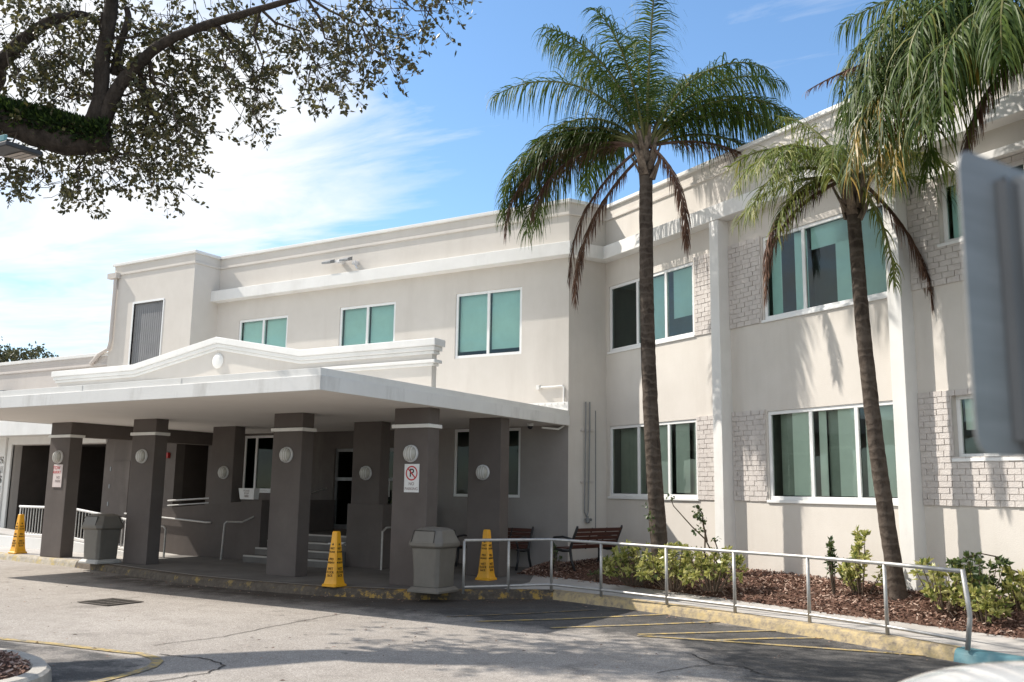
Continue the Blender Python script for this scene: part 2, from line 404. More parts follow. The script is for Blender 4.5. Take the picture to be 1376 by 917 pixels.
# main block wall
mw = MB()
UPW = [(-19.69,-17.82,4.86,6.40),(-15.98,-14.15,4.86,6.43),(-12.33,-10.49,4.86,6.43)]
LOWW = [(-12.28,-10.48,1.64,3.19),(-19.2,-17.9,1.69,3.16),(-15.95,-13.15,.80,2.78)]
wall(mw, Vector((0,17.8,0)), EX, SN, BX, MC.x, .1, 8.25, UPW)
# ground storey sits under the canopy: same plane, with its own openings
mw = MB(); wall(mw, Vector((0,17.8,0)), EX, SN, BX, MC.x, 3.3, 8.25, UPW)
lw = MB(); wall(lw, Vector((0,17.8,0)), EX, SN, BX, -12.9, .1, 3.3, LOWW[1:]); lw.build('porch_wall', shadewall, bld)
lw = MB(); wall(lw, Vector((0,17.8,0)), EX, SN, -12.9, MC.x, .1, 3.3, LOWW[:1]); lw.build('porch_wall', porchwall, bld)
mw.build('main_wall', stucco, bld)
rw = MB(); L = (IC-MC).length; RD = (IC-MC).normalized(); RN = Vector((RD.y,-RD.x,0))
wall(rw, MC, RD, RN, 0, L, .1, 8.25); rw.build('return_wall', stucco, bld)
# wing wall
COLA = (-.53,-.29); COLB = (3.40,3.64)
WW_UP = [(-4.16,-1.31,4.90,6.40),(.58,3.40,4.90,6.44),(4.17,5.5,5.50,6.44)]
WW_LO = [(-4.16,-1.28,1.70,3.23),(.58,3.40,1.70,3.25),(4.19,5.5,2.34,3.25)]
ww = MB(); wall(ww, W0, WX, WN, -4.29, 13, .1, 8.25, WW_UP+WW_LO); ww.build('wing_wall', stucco, bld)
# windows, main block
P0 = (0,17.8)
for k, (a,b,c,d) in enumerate(UPW):
    m = (a+b)/2
    gap = .10 if k == 2 else 0
    window(P0,EX,SN,a,b,c,d,[m],[(a+.05,m-.02,c+.07+gap,'r'),(m+.03,b-.05,c+.08+gap,'r')],glass_main,sill=False)
a,b,c,d = LOWW[0]; window(P0,EX,SN,a,b,c,d,[(a+b)/2+.05],[],glass_dark,sill=False)
a,b,c,d = LOWW[1]; window(P0,EX,SN,a,b,c,d,[-18.75],[],glass_dark)
# entrance doors
a,b,c,d = LOWW[2]; f = MB()
for u in (a,a+.9,a+1.85,b-.07): f.obox((0,17.8,0),EX,SN,u,u+.07,-.12,-.06,c,d)
f.obox((0,17.8,0),EX,SN,a+.07,b-.07,-.121,-.061,d-.08,d-.001); f.obox((0,17.8,0),EX,SN,a+.07,b-.07,-.119,-.059,1.98,2.06); f.obox((0,17.8,0),EX,SN,a+.07,b-.07,-.119,-.059,c,c+.1)
ed = f.build('entrance_door', greymetal, bld)
g = MB(); g.quad((a,17.89,c),(b,17.89,c),(b,17.89,d),(a,17.89,d)); g.build('pane', glass_dark, ed)
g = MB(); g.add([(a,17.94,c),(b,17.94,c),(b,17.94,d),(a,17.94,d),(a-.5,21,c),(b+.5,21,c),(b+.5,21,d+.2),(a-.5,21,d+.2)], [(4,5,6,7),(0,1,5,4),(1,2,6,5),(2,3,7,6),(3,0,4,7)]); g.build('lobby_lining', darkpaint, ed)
g = MB(); g.tube([(a+1.8,17.80,c+.8),(a+1.8,17.80,c+1.2)], .014); g.build('handle', metal, ed)
# windows, wing
wp = W0
window(wp,WX,WN,*WW_UP[0],[-3.16,-2.2],[(-3.05,-2.3),(-2.08,-1.4,5.35,'r')],glass_teal)
window(wp,WX,WN,*WW_LO[0],[-3.16,-2.16],[(-3.05,-2.26),(-2.08,-1.66,1.8,'r'),(-1.52,-1.36)],glass_green,dims=[(-4.08,-3.2,1.78),(-1.7,-1.5,1.78)])
window(wp,WX,WN,*WW_UP[1],[1.52,2.55],[(.66,.86),(1.22,1.46),(1.60,2.46,6.0,'r'),(2.12,2.48,4.98,'r'),(2.62,3.34)],glass_teal)
window(wp,WX,WN,*WW_LO[1],[1.54,2.48],[(1.03,1.48,1.78,'r'),(1.61,1.74),(2.02,2.43,1.78,'r'),(2.55,2.68),(2.72,3.34)],glass_green,dims=[(.66,1.08,1.78),(1.72,2.05,1.78)])
window(wp,WX,WN,*WW_UP[2],[4.85],[(4.25,4.8,5.6,'r')],glass_teal,proud=-.085)
window(wp,WX,WN,*WW_LO[2],[4.85],[(4.25,4.8,2.75,'r')],glass_green,proud=-.085)
# parapets and bands
path = [(BX,17.8),MC.xy,IC.xy,FAR.xy]
cpath = [(BX-.1,17.8),MC.xy,IC.xy,FAR.xy]
band(cpath, 6.97, 7.27, .28, 'cornice', white)
band(path, 8.25, ZT, .06, 'coping', white)
band(path, 7.96, 8.03, .035, 'parapet_moulding', stucco)
# wing pilasters
for (a,b) in (COLA, COLB, (7.42,7.66), (11.4,11.64)):
    q = MB(); q.obox(W0,WX,WN,a,b,-.01,.27,.12,6.966); q.build('pilaster', white, bld, bevel=.008)
# window hoods of the third bay
for z in (6.50,):
    q = MB(); q.obox(W0,WX,WN,4.12,6.1,-.01,.14,z,z+.12); q.build('window_hood', white, bld, bevel=.008)
# brick panels
def bricks(u0,u1,z0,z1,ops=()):
    b = MB(); b.cur = 1
    wallp = lambda a,bb,c,d,n0,n1: b.obox(W0,WX,WN,a,bb,n0,n1,c,d)
    us = sorted({u0,u1,*[o[0] for o in ops],*[o[1] for o in ops]}); zs = sorted({z0,z1,*[o[2] for o in ops],*[o[3] for o in ops]})
    us = [u for u in us if u0 <= u <= u1]
    for i in range(len(us)-1):
        for j in range(len(zs)-1):
            uc, zc = (us[i]+us[i+1])/2,(zs[j]+zs[j+1])/2
            if any(o[0]<uc<o[1] and o[2]<zc<o[3] for o in ops): continue
            wallp(us[i],us[i+1],zs[j],zs[j+1],-.005,.012)
    b.cur = 0
    n = round((z1-z0)/.089); h = (z1-z0)/n; Lb = .205
    for r in range(n):
        za, zb = z0+r*h+.0045, z0+(r+1)*h-.0045
        u = u0 - (Lb/2 if r % 2 else 0) + random.uniform(-.02,.02)
        while u < u1:
            lb = Lb+random.uniform(-.015,.015)
            segs = [(max(u,u0)+.006, min(u+lb,u1)-.006)]
            for o in ops:
                if o[2] < (za+zb)/2 < o[3]:
                    ns = []
                    for s0,s1 in segs:
                        if s1 <= o[0] or s0 >= o[1]: ns.append((s0,s1))
                        else:
                            if s0 < o[0]-.02: ns.append((s0,o[0]-.004))
                            if s1 > o[1]+.02: ns.append((o[1]+.004,s1))
                    segs = ns
            for s0,s1 in segs:
                if s1-s0 > .025:
                    j = random.uniform(-.006,.006); k = random.uniform(-.004,.004)
                    wallp(s0,s1,za+k,zb+k,.010,.026+j*.8)
            u += lb
    return b.build('brick_panel', [brickm, mortar], bld)
bricks(-1.27,COLA[0],1.67,3.27); bricks(-1.27,COLA[0],4.86,6.46)
bricks(COLA[1],.55,1.67,3.29); bricks(COLA[1],.55,4.86,6.48)
bricks(COLB[1],7.42,1.67,3.32,[WW_LO[2]]); bricks(COLB[1],7.42,4.88,6.49,[WW_UP[2]])
# tower at the left
tw = MB(); wall(tw, Vector((0,TY,0)), EX, SN, TXL, BX, 3.2, 8.25, [(-23.12,-21.83,4.6,7.02)], .08)
wall(tw, Vector((BX,TY,0)), EY, EX, 0, .9, 3.2, 8.25)
wall(tw, Vector((TXL,19.5,0)), Vector((0,-1,0)), Vector((-1,0,0)), 0, 2.6, 3.2, 8.25)
tw.build('tower_wall', stucco, bld)
band([(TXL,19.5),(TXL,TY),(BX,TY),(BX,17.8)], 8.25, ZT, .06, 'coping', white)
band([(TXL,19.5),(TXL,TY),(BX,TY),(BX,17.79)], 7.96, 8.03, .03, 'parapet_moulding', stucco)
lv = MB(); lv.obox((0,TY,0),EX,SN,-23.12,-21.83,-.09,-.06,4.6,7.02)
k = 14
for i in range(k): u = -23.1+1.25*i/k; lv.obox((0,TY,0),EX,SN,u+.006,u+.082,-.061,-.050,4.62,6.98)
lv = lv.build('louvre_panel', louvre, bld)
fr = MB(); fr.obox((0,TY,0),EX,SN,-23.18,-23.12,-.05,.015,4.6,7.08); fr.obox((0,TY,0),EX,SN,-23.12,-21.80,-.05,.015,7.02,7.08); fr.obox((0,TY,0),EX,SN,-21.83,-21.79,-.05,.012,4.6,7.02)
fr.build('louvre_frame', framem, lv)
# roof decks and back walls keep the light out of the rooms
rf = MB(); zr = 7.8
rf.add([(BX,17.8,zr),(MC.x,MC.y,zr),(IC.x,IC.y,zr),(FAR.x,FAR.y,zr),(FAR.x+6,FAR.y+11,zr),(BX,32,zr)], [(0,1,2,3,4,5)])
rf.add([(TXL,TY,zr),(BX,TY,zr),(BX,19.5,zr),(TXL,19.5,zr)], [(0,1,2,3)])
rf.build('roof_deck', roofm, bld)
bk = MB()
bk.quad((FAR.x+6,FAR.y+11,.1),(BX,32,.1),(BX,32,8.25),(FAR.x+6,FAR.y+11,8.25)); bk.quad((BX,32,.1),(BX,17.8,.1),(BX,17.8,8.25),(BX,32,8.25)); bk.quad((FAR.x,FAR.y,.1),(FAR.x+6,FAR.y+11,.1),(FAR.x+6,FAR.y+11,8.25),(FAR.x,FAR.y,8.25))
bk.quad((TXL,19.5,3.2),(BX,19.5,3.2),(BX,19.5,8.25),(TXL,19.5,8.25))
bk.build('rear_wall', stucco, bld)

# ------------------------------------------------------------------ single storey annex at the far left
ann = thing('low_annex', 'low single storey beige annex with white framed dark opening, left of the entrance canopy', 'building', (-27,17.2,0))
AY = 17.2
AWZ0, AWZ1 = gy(0,586,15.75).z, gy(0,566,15.75).z
w = MB(); OPS = [(-29.0,-24.3,.15,3.0),(-21.2,-19.7,.15,3.12)]
wall(w, Vector((0,AY,0)), EX, SN, -40, -24.3, .1, 3.3, OPS[:1], .3)
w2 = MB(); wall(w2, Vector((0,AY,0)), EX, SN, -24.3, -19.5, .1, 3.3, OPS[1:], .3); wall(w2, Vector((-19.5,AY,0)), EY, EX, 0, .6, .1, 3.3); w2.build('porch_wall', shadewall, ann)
wall(w, Vector((0,16.95,0)), EX, SN, -40, TXL, 3.3, 5.45)
w.quad((-40,16.95,3.3),(-40,AY,3.3),(-24.3,AY,3.3),(-24.3,16.95,3.3))
w.quad((-40,16.95,5.3),(TXL,16.95,5.3),(TXL,22,5.3),(-40,22,5.3))
w.build('annex_wall', stucco2, ann)
band([(-40,16.95),(TXL,16.95)], 5.58, 5.68, .045, 'coping', white, parent=ann)
band([(-40,16.95),(TXL,16.95)], 5.449, 5.58, .0, 'parapet_band', stucco2, parent=ann, inset=.2)
band([(-40,16.95),(TXL,16.95)], 5.28, 5.34, .035, 'parapet_moulding', stucco2, parent=ann)
for (a,b,c,d) in OPS:
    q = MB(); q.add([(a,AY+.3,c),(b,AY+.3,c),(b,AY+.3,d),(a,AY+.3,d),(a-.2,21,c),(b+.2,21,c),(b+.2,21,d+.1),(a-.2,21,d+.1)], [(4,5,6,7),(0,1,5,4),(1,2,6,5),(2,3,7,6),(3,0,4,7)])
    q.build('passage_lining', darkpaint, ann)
q = MB(); q.obox((0,AY,0),EX,SN,-29.22,-29.0,-.05,.06,.1,3.3); q.obox((0,AY,0),EX,SN,-29.0,-24.25,-.05,.059,3.02,3.28); q.build('opening_surround', white, ann, bevel=.01)
q = MB(); q.box(-40,-20.01,15.75,15.86,AWZ0,AWZ1); q.build('awning_fascia', white, ann, bevel=.01)
q = MB(); q.box(-40,-20.012,15.861,AY-.001,AWZ0+.06,AWZ1-.03); q.build('awning_slab', softm, ann)
q = MB(); q.obox((0,AY,0),EX,SN,-23.98,-23.1,-.02,.03,.9,2.47); dr = q.build('side_door', shadewall, ann)
q = MB()
for z in (1.25,1.75,2.25): q.obox((0,AY,0),EX,SN,-23.97,-23.92,.03,.045,z-.06,z+.06)
q.build('hinge', greymetal, dr)
# breeze block screen
bb = thing('breeze_block_screen', 'pierced breeze block screen wall at the left edge, beside the dark opening', 'screen wall', (-30,17.1,.1))
q = MB()
BXL, BXR = -31.8, -29.24
q.box(BXL,BXR,17.08,17.19,.1,1.45); q.box(BXL,BXR,17.08,17.19,2.68,3.31)
nb = 8; st = (BXR-BXL)/nb
for r in range(4):
    z = 1.45+r*.3075
    for c in range(nb):
        x = BXL+c*st
        q.box(x,x+st,17.09,17.18,z,z+.045); q.box(x,x+st,17.09,17.18,z+.262,z+.3075); q.box(x,x+.04,17.091,17.179,z+.045,z+.262); q.box(x+st-.04,x+st,17.091,17.179,z+.045,z+.262)
        if r % 2 == 0:
            q.box(x+.10,x+.135,17.10,17.17,z+.045,z+.262); q.box(x+.185,x+.22,17.10,17.17,z+.045,z+.262)
        else:
            q.hexa([(x+.04,17.1,z+.13),(x+.16,17.1,z+.05),(x+.16,17.17,z+.05),(x+.04,17.17,z+.13)],[(x+.04,17.1,z+.17),(x+.16,17.1,z+.09),(x+.16,17.17,z+.09),(x+.04,17.17,z+.17)])
            q.hexa([(x+.16,17.1,z+.21),(x+.28,17.1,z+.13),(x+.28,17.17,z+.13),(x+.16,17.17,z+.21)],[(x+.16,17.1,z+.25),(x+.28,17.1,z+.17),(x+.28,17.17,z+.17),(x+.16,17.17,z+.25)])
q.build('block_lattice', white, bb)
q = MB(); q.box(BXL,BXR,17.3,17.32,1.3,2.9); q.build('dark_backing', darkpaint, bb)

# ------------------------------------------------------------------ entrance canopy
CX0, CX1, CY0, CY1 = -20.75, -9.27, 9.97, 17.79
can = thing('entrance_canopy', 'wide flat white porte-cochere canopy with stepped gable pediment on taupe square columns', 'canopy', (-15,13,0))
q = MB(); q.box(CX0,CX1,CY0,CY1,3.213,3.40); q.build('roof_slab', [softm], can, bevel=.01)
q = MB()   # fascia bands around the slab edge, upper flashing set back
FZ0, FZ1, FZ2 = 3.20, 3.42, 3.53
q.box(CX0-.03,CX1+.03,CY0-.03,CY0-.001,FZ0,FZ1); q.box(CX1+.001,CX1+.03,CY0-.001,CY1,FZ0,FZ1); q.box(CX0-.03,CX0-.001,CY0-.001,CY1,FZ0,FZ1)
q.build('fascia', fasciam, can, bevel=.006)
q = MB()
q.box(CX0-.01,CX1+.01,CY0-.01,CY0+.12,FZ1,FZ2); q.box(CX1-.12,CX1+.011,CY0+.12,CY1-.001,FZ1,FZ2); q.box(CX0-.011,CX0+.12,CY0+.12,CY1-.001,FZ1,FZ2)
q.box(CX0+.12,CX1-.12,CY0+.12,CY1,3.38,3.47)
for x in (-20.2,-17.6,-14.9,-12.3): q.box(x,x+.03,CY0-.016,CY0-.009,FZ1+.005,FZ2-.003)
q.build('roof_flashing', white, can, bevel=.006)
q = MB(); q.box(-19,CX1+.02,CY1-.06,CY1,3.53,3.72)
for i in range(60): x = -19+i*.162; q.box(x,x+.10,CY1-.075,CY1-.06,3.66,3.70)
q.build('wall_flashing', white, can, bevel=.004)
def column(x, y, w=.76, ht=3.215, bandd=True, z0=.15):
    q = MB(); dp = .32; q.box(x-w/2,x+w/2,y,y+dp,z0,ht); c = q.build('column', taupe, can, bevel=.012)
    if bandd:
        q = MB(); e = .035; q.box(x-w/2-e,x+w/2+e,y-e,y+dp+e,2.86,2.925); q.build('column_band', white, c, bevel=.006)
    return c
FC = [-20.07,-17.10,-12.86,-9.89]
for x in FC: column(x, 13.0)
for x in (-17.3,-12.88,-9.88): column(x, 15.38, bandd=False)
q = MB(); q.box(-20.0,-19.72,13.32,AY,2.88,3.212); q.build('beam', taupe, can, bevel=.01)
# pediment: outline traced along X at y = 13
def ped(zt, name, m, y0, y1, lowers, x0=-20.62, x1=-9.38):
    pass
PX = [-20.6,-17.63,-15.0,-12.63,-9.40]
topz = [4.43,4.43,4.86,4.43,4.43]
def strip(y0,y1,za,zb,x_in,name,m):
    q = MB(); xs = list(PX); xs[0] += x_in; xs[-1] -= x_in
    rings = []
    for i,x in enumerate(xs): rings.append([(x,y0,topz[i]+za),(x,y1,topz[i]+za),(x,y1,topz[i]+zb),(x,y0,topz[i]+zb)])
    q.loft(rings); return q
PY = 13.0; PB = 13.24
pd = MB()
# tympanum wall
xs = [x for x in PX]; xs[0] += .12; xs[-1] -= .12
pd.loft([[(x,PY+.05,3.44),(x,PB-.05,3.44),(x,PB-.05,topz[i]-.05),(x,PY+.05,topz[i]-.05)] for i,x in enumerate(xs)])
pdo = pd.build('pediment', stucco, can)
for (y0,y1,za,zb,xi) in ((PY-.045,PB+.045,-.13,0,-.0),(PY-.01,PB+.01,-.21,-.131,.035),(PY+.025,PB-.025,-.27,-.211,.07)):
    strip(y0,y1,za,zb,xi,'',white).build('raking_moulding', white, pdo, bevel=.012)
q = MB(); q.box(PX[0]+.03,PX[-1]-.03,PY+.0,PB-.0,4.00,4.06); q.box(PX[0]+.08,PX[-1]-.08,PY+.03,PB-.03,3.95,3.999); q.build('base_moulding', white, pdo, bevel=.01)
q = MB(); q.lathe([(.155,0),(.16,.02),(.13,.045),(.10,.06),(.02,.065)], 24, Matrix.Translation((-14.98,PY+.05,4.36)) @ Matrix.Rotation(R(90),4,'X')); q.build('medallion', white, pdo, smooth=False)

# ------------------------------------------------------------------ under the canopy
st_ = thing('entrance_steps', 'grey concrete entrance steps between the ramp wall and the planter wall', 'steps', (-14.7,15,.15))
q = MB(); q.box(-15.85,-13.34,14.85,17.795,.15,.30)
for i,yy in enumerate((15.2,15.55,15.9)): q.box(-15.849+.001*i,-13.341-.001*i,yy,17.794-.001*i,.30+.15*i,.45+.15*i)
q.build('treads', porch_m, st_)
q = MB()
for i,yy in enumerate((14.85,15.2,15.55,15.9)): q.box(-15.84,-13.35,yy-.006,yy+.05,.30+.15*i-.03,.30+.15*i+.004)
q.build('nosing', walk_m, st_)
rmp = thing('ramp_wall', 'long grey ramp wall with sloping top behind the canopy columns', 'ramp wall', (-17.5,15.3,.15))
q = MB(); q.hexa([(-19.6,15.33,.15),(-15.86,15.33,.15),(-15.86,15.53,.15),(-19.6,15.53,.15)],[(-19.6,15.33,1.22),(-15.86,15.33,1.50),(-15.86,15.53,1.50),(-19.6,15.53,1.22)])
q.box(-16.06,-15.861,15.531,17.79,.15,1.5); q.build('parapet', taupe, rmp)
q = MB(); q.tube([(-20.6,15.27,1.08),(-18.2,15.27,.98),(-17.6,15.27,.95),(-17.45,15.3,.95)], .022); q.build('wall_handrail', metal, rmp)
q = MB(); q.tube([(-19.4,15.6,1.42),(-17.65,15.6,1.52)], .022); q.tube([(-19.4,15.6,1.30),(-17.65,15.6,1.41)], .018); q.build('upper_handrail', metal, rmp)
q = MB(); q.tube([(-16.65,14.95,.15),(-16.6,14.95,.95),(-16.55,14.97,1.0),(-16.2,15.1,1.0),(-15.80,16.0,1.45),(-15.80,17.4,1.78)], .022); sr = q.build('stair_handrail', metal, None)
tag(sr,'bare metal handrail climbing beside the left edge of the entrance steps','handrail')
pl_ = thing('planter_wall', 'dark square planter wall under the back column beside the steps', 'planter wall', (-13,15.5,.15))
q = MB(); q.box(-13.33,-12.36,15.36,17.0,.15,1.47); q.build('wall', taupe, pl_, bevel=.01)
q = MB()
for i in range(60):
    x = random.uniform(-13.2,-12.5); y = random.uniform(15.5,16.9); h = random.uniform(.04,.14); a = random.uniform(0,6.28)
    q.add([(x,y,1.46),(x+.03*math.cos(a),y+.03*math.sin(a),1.46+h*.6),(x+.08*math.cos(a),y+.08*math.sin(a),1.46+h)],[(0,1,2)])
q.build('dry_plants', darkshrub, pl_)
q = MB(); q.tube([(-13.55,15.9,.75),(-13.55,15.9,1.62),(-13.5,15.85,1.68)], .02); q.tube([(-13.95,15.5,.6),(-13.55,15.6,.62),(-13.48,15.2,.5)],.018); tag(q.build('stair_handrail', whitemetal), 'pale metal handrail post beside the planter wall','handrail')
q = MB(); q.tube([(-12.22,15.2,.15),(-12.22,15.2,.92),(-12.2,15.3,1.0),(-12.15,16.3,1.0),(-12.15,16.4,.95),(-12.15,16.4,.15)], .022); tag(q.build('loop_handrail', metal), 'looped grey handrail between the planter wall and the no parking column','handrail')
# loop rail at the ramp end
q = MB(); q.tube([(-18.42,14.5,.15),(-18.42,14.5,.80),(-18.36,14.5,.86),(-18.12,14.5,.86),(-18.04,14.5,.80),(-18.04,14.5,.15)], .024); tag(q.build('loop_handrail', metal), 'short looped steel rail at the foot of the ramp, right of the second column','handrail')
# picket railings and their white base
pr = thing('picket_railing', 'white picket railing on a low white kerb beside the ramp, behind the leftmost column', 'railing', (-22,14.3,.15))
YP = 14.3
q = MB(); q.box(-27,-21.5,YP,YP+.18,.15,.42); q.hexa([(-21.5,YP,.15),(-18.5,YP,.15),(-18.5,YP+.18,.15),(-21.5,YP+.18,.15)],[(-21.5,YP,.42),(-18.5,YP,.19),(-18.5,YP+.18,.19),(-21.5,YP+.18,.42)]); q.build('base_kerb', white, pr)
q = MB(); tz = lambda x: 1.2 if x < -21.5 else 1.2-(x+21.5)*.1
bz = lambda x: .5 if x < -21.5 else .5-(x+21.5)*.085
q.tube([(-23.7,YP+.09,tz(-23.7)),(-21.5,YP+.09,1.2),(-18.5,YP+.09,tz(-18.5))], .03); q.tube([(-23.7,YP+.09,bz(-23.7)),(-21.5,YP+.09,.5),(-18.5,YP+.09,bz(-18.5))], .02); q.build('rail', whitemetal, pr)
for i in range(44):
    x = -23.66+i*.12
    if x > -18.5: break
    q = MB(); q.box(x-.011,x+.011,YP+.08,YP+.10,bz(x),tz(x)); q.build('picket', whitemetal if i % 9 == 0 else metal, pr)
# upper landing floor of the ramp
rl = thing('ramp_slab', 'sloping concrete ramp floor between the picket railing and the wall', 'ramp', (-21,15,.15))
q = MB(); q.hexa([(-27,YP+.19,.15),(-18.5,YP+.19,.15),(-18.5,15.32,.15),(-27,15.32,.15)],[(-27,YP+.19,.6),(-18.5,YP+.19,.155),(-18.5,15.32,.155),(-27,15.32,.6)]); q.build('slab', walk_m, rl)

# wall lights
def wall_light(x, y, z, label):
    t = thing('wall_light', label, 'wall light', (x,y,z), 'round bulkhead lights on the canopy columns')
    M = Matrix.Translation((x,y,z)) @ Matrix.Rotation(R(90),4,'X')
    q = MB(); q.lathe([(.15,0),(.15,.03),(.14,.04),(.05,.04)], 24, M); q.build('back_plate', signw, t, smooth=False)
    q = MB(); q.lathe([(.135,.035),(.13,.07),(.105,.105),(.06,.125),(.01,.13)], 24, M); q.build('dome', lampglass, t, smooth=True)
    q = MB()
    for dx in (-.07,-.025,.025,.07):
        zz = math.sqrt(.14**2-dx*dx)
        pts = [(x+dx, y-.038-.095*math.cos(a)*math.sqrt(1-(dx/.15)**2), z+zz*math.sin(a)) for a in [R(-85+i*17) for i in range(11)]]
        q.tube(pts, .007, 5)
    q.build('guard', signw, t)
for x,l in zip(FC, ('round cage light on the sunlit leftmost column','round cage light on the second column from the left','round cage light on the column in front of the steps','round cage light above the no parking sign')): wall_light(x+.02, 13.0, 2.41, l)
wall_light(-17.2,15.38,2.12,'round cage light on the shaded back column above the ramp wall'); wall_light(-12.86,15.38,2.12,'round cage light on the shaded back column above the planter'); wall_light(-9.9,15.38,2.14,'round cage light on the back column behind the yellow cone and bench')

# signs
t = thing('no_parking_sign', 'white no parking sign with red ring on the rightmost front column', 'sign', (-9.84,12.99,1.98))
q = MB(); q.box(-10.0,-9.68,12.985,12.996,1.74,2.23); q.build('plate', signw, t, bevel=.004)
q = MB(); M = Matrix.Translation((-9.84,12.984,2.07)) @ Matrix.Rotation(R(90),4,'X')
n = 32; ro, ri = .128,.104; vs=[]; fs=[]
for k in range(n):
    a = 2*math.pi*k/n; vs += [M@Vector((ro*math.cos(a),ro*math.sin(a),0)), M@Vector((ri*math.cos(a),ri*math.sin(a),0))]
for k in range(n): a=2*k; b=2*((k+1)%n); fs.append((a,b,b+1,a+1))
q.add(vs,fs)
s2 = .075; wd=.0085
q.add([M@Vector(p) for p in ((-s2-wd,s2-wd,.002),(-s2+wd,s2+wd,.002),(s2+wd,-s2+wd,.002),(s2-wd,-s2-wd,.002))],[(0,1,2,3)])
q.build('prohibition_ring', redink, t)
text_on('letter','P',.20,(-9.84,12.9845,2.07),(1,0,0),(0,0,1),inkm,t)
text_on('lettering','NO',.075,(-9.84,12.984,1.885),(1,0,0),(0,0,1),greyink,t)
text_on('lettering','PARKING',.068,(-9.84,12.984,1.80),(1,0,0),(0,0,1),greyink,t)
t = thing('tow_sign', 'faded white and red sign under the light on the sunlit leftmost column', 'sign', (-20.03,12.99,1.98))
q = MB(); q.box(-20.2,-19.86,12.985,12.996,1.72,2.24); q.build('plate', pinkm, t, bevel=.004)
text_on('lettering','TOW',.11,(-20.08,12.984,2.16),(1,0,0),(0,0,1),redink,t); text_on('lettering','AWAY',.10,(-20.06,12.984,2.06),(1,0,0),(0,0,1),redink,t)
text_on('lettering','NO\nPARK',.085,(-20.0,12.984,1.90),(1,0,0),(0,0,1),greyink,t)
t = thing('screen_sign', 'white sign with a red stripe on the breeze block screen', 'sign', (-29.6,17.05,2))
q = MB(); q.box(-29.80,-29.38,17.06,17.075,1.72,2.2); q.build('plate', signw, t, bevel=.004)
q = MB(); q.box(-29.79,-29.39,17.056,17.059,1.98,2.06); q.build('stripe', redink, t)
q = MB(); q.box(-16.6,-15.98,15.40,15.52,1.50,1.53); q.box(-16.6,-16.02,15.38,15.42,1.535,1.75)
t = thing('notice_box', 'small white box with a printed notice standing on the ramp wall', 'box', (-16.3,15.4,1.5))
q = MB(); q.hexa([(-16.60,15.36,1.505),(-16.16,15.36,1.505),(-16.16,15.52,1.505),(-16.60,15.52,1.505)],[(-16.66,15.35,1.76),(-16.14,15.35,1.76),(-16.14,15.52,1.76),(-16.66,15.52,1.76)]); q.build('housing', signw, t, bevel=.006)
text_on('lettering','PLEASE\nSTOP\nHERE',.062,(-16.39,15.352,1.64),(1,0,0),(0,0,1),greyink,t)
q = MB(); q.box(-21.66,-21.45,AY-.09,AY,2.55,2.70); q = MB(); q.box(-21.62,-21.42,AY-.09,AY,2.55,2.70); fa = q.build('alarm_box', redplast, None, bevel=.01); tag(fa, 'small red fire alarm box on the shaded wall right of the second column', 'alarm')

# security camera, conduits, floodlight, downspout
t = thing('security_camera', 'white dome security camera hanging under the right canopy corner', 'camera', (-9.7,16.9,3.2))
q = MB(); q.lathe([(.07,0),(.07,-.05),(.06,-.06)][::-1], 16, Matrix.Translation((-9.72,16.9,3.205))); q.build('housing', signw, t, smooth=True)
q = MB(); q.lathe([(.01,-.125),(.035,-.115),(.055,-.085),(.06,-.06)], 16, Matrix.Translation((-9.72,16.9,3.205))); q.build('dome', black, t, smooth=True)
q = MB(); q.tube([(-10.0,17.77,4.07),(-9.60,17.77,4.07),(-9.42,17.77,4.08),(-9.38,17.77,4.04),(-9.38,17.77,3.2),(-9.42,17.6,3.12),(-9.6,17.2,3.13)], .022); q.box(-10.05,-9.98,17.72,17.80,4.02,4.12)
tag(q.build('wall_conduit', white), 'white conduit turning over the right end of the canopy roof against the wall','conduit')
t = thing('wall_pipes', 'two dark vertical pipes with brackets and a valve on the narrow return wall', 'pipes', MC)
rp = lambda u, n, z: (*(MC+RD*u+RN*n).xy, z)
for u, ub in ((.43,.40),(.54,.50)):
    q = MB(); q.tube([rp(u,.05,3.75),rp(u,.05,3.2),rp(ub,.05,1.36),rp(.45,.06,1.25)], .016); q.build('pipe', greymetal, t)
for z in (3.13,2.0):
    q = MB(); q.obox(MC,RD,RN,.32,.66,.0,.03,z-.025,z+.025); q.build('bracket', stucco2, t)
q = MB(); q.lathe([(.03,0),(.05,.02),(.05,.09),(.025,.1),(.025,.16)], 10, Matrix.Translation(rp(.46,.08,1.12))); q.tube([rp(.40,.08,1.2),rp(.56,.08,1.2)],.03); q.build('valve', greymetal, t)
q = MB(); q.tube([rp(.72,.02,3.57),rp(.72,.02,.95)], .010); tag(q.build('thin_conduit', greymetal), 'thin grey conduit running down the return wall right of the paired pipes','conduit')
t = thing('floodlight', 'twin headed floodlight mounted high on the main parapet wall', 'floodlight', (-16.1,17.7,7.6))
q = MB(); q.box(-16.2,-15.7,17.62,17.66,7.60,7.66); q.box(-16.0,-15.9,17.65,17.8,7.58,7.68); q.build('bracket', signw, t)
for x in (-16.38,-15.78):
    q = MB(); q.hexa([(x,17.45,7.56),(x+.3,17.45,7.56),(x+.3,17.63,7.60),(x,17.63,7.60)],[(x,17.45,7.62),(x+.3,17.45,7.62),(x+.3,17.63,7.70),(x,17.63,7.70)]); q.build('lamp_head', greymetal, t, bevel=.008)
q = MB(); q.box(-15.52,-15.42,17.66,17.8,7.50,7.60); q.tube([(-15.47,17.70,7.52),(-15.3,17.62,7.36)], .02); tag(q.build('sensor_bracket', signw), 'small white sensor on the parapet right of the floodlight', 'sensor')
t = thing('downspout', 'beige downspout on the left corner of the tall block', 'downspout', (TXL,TY,5))
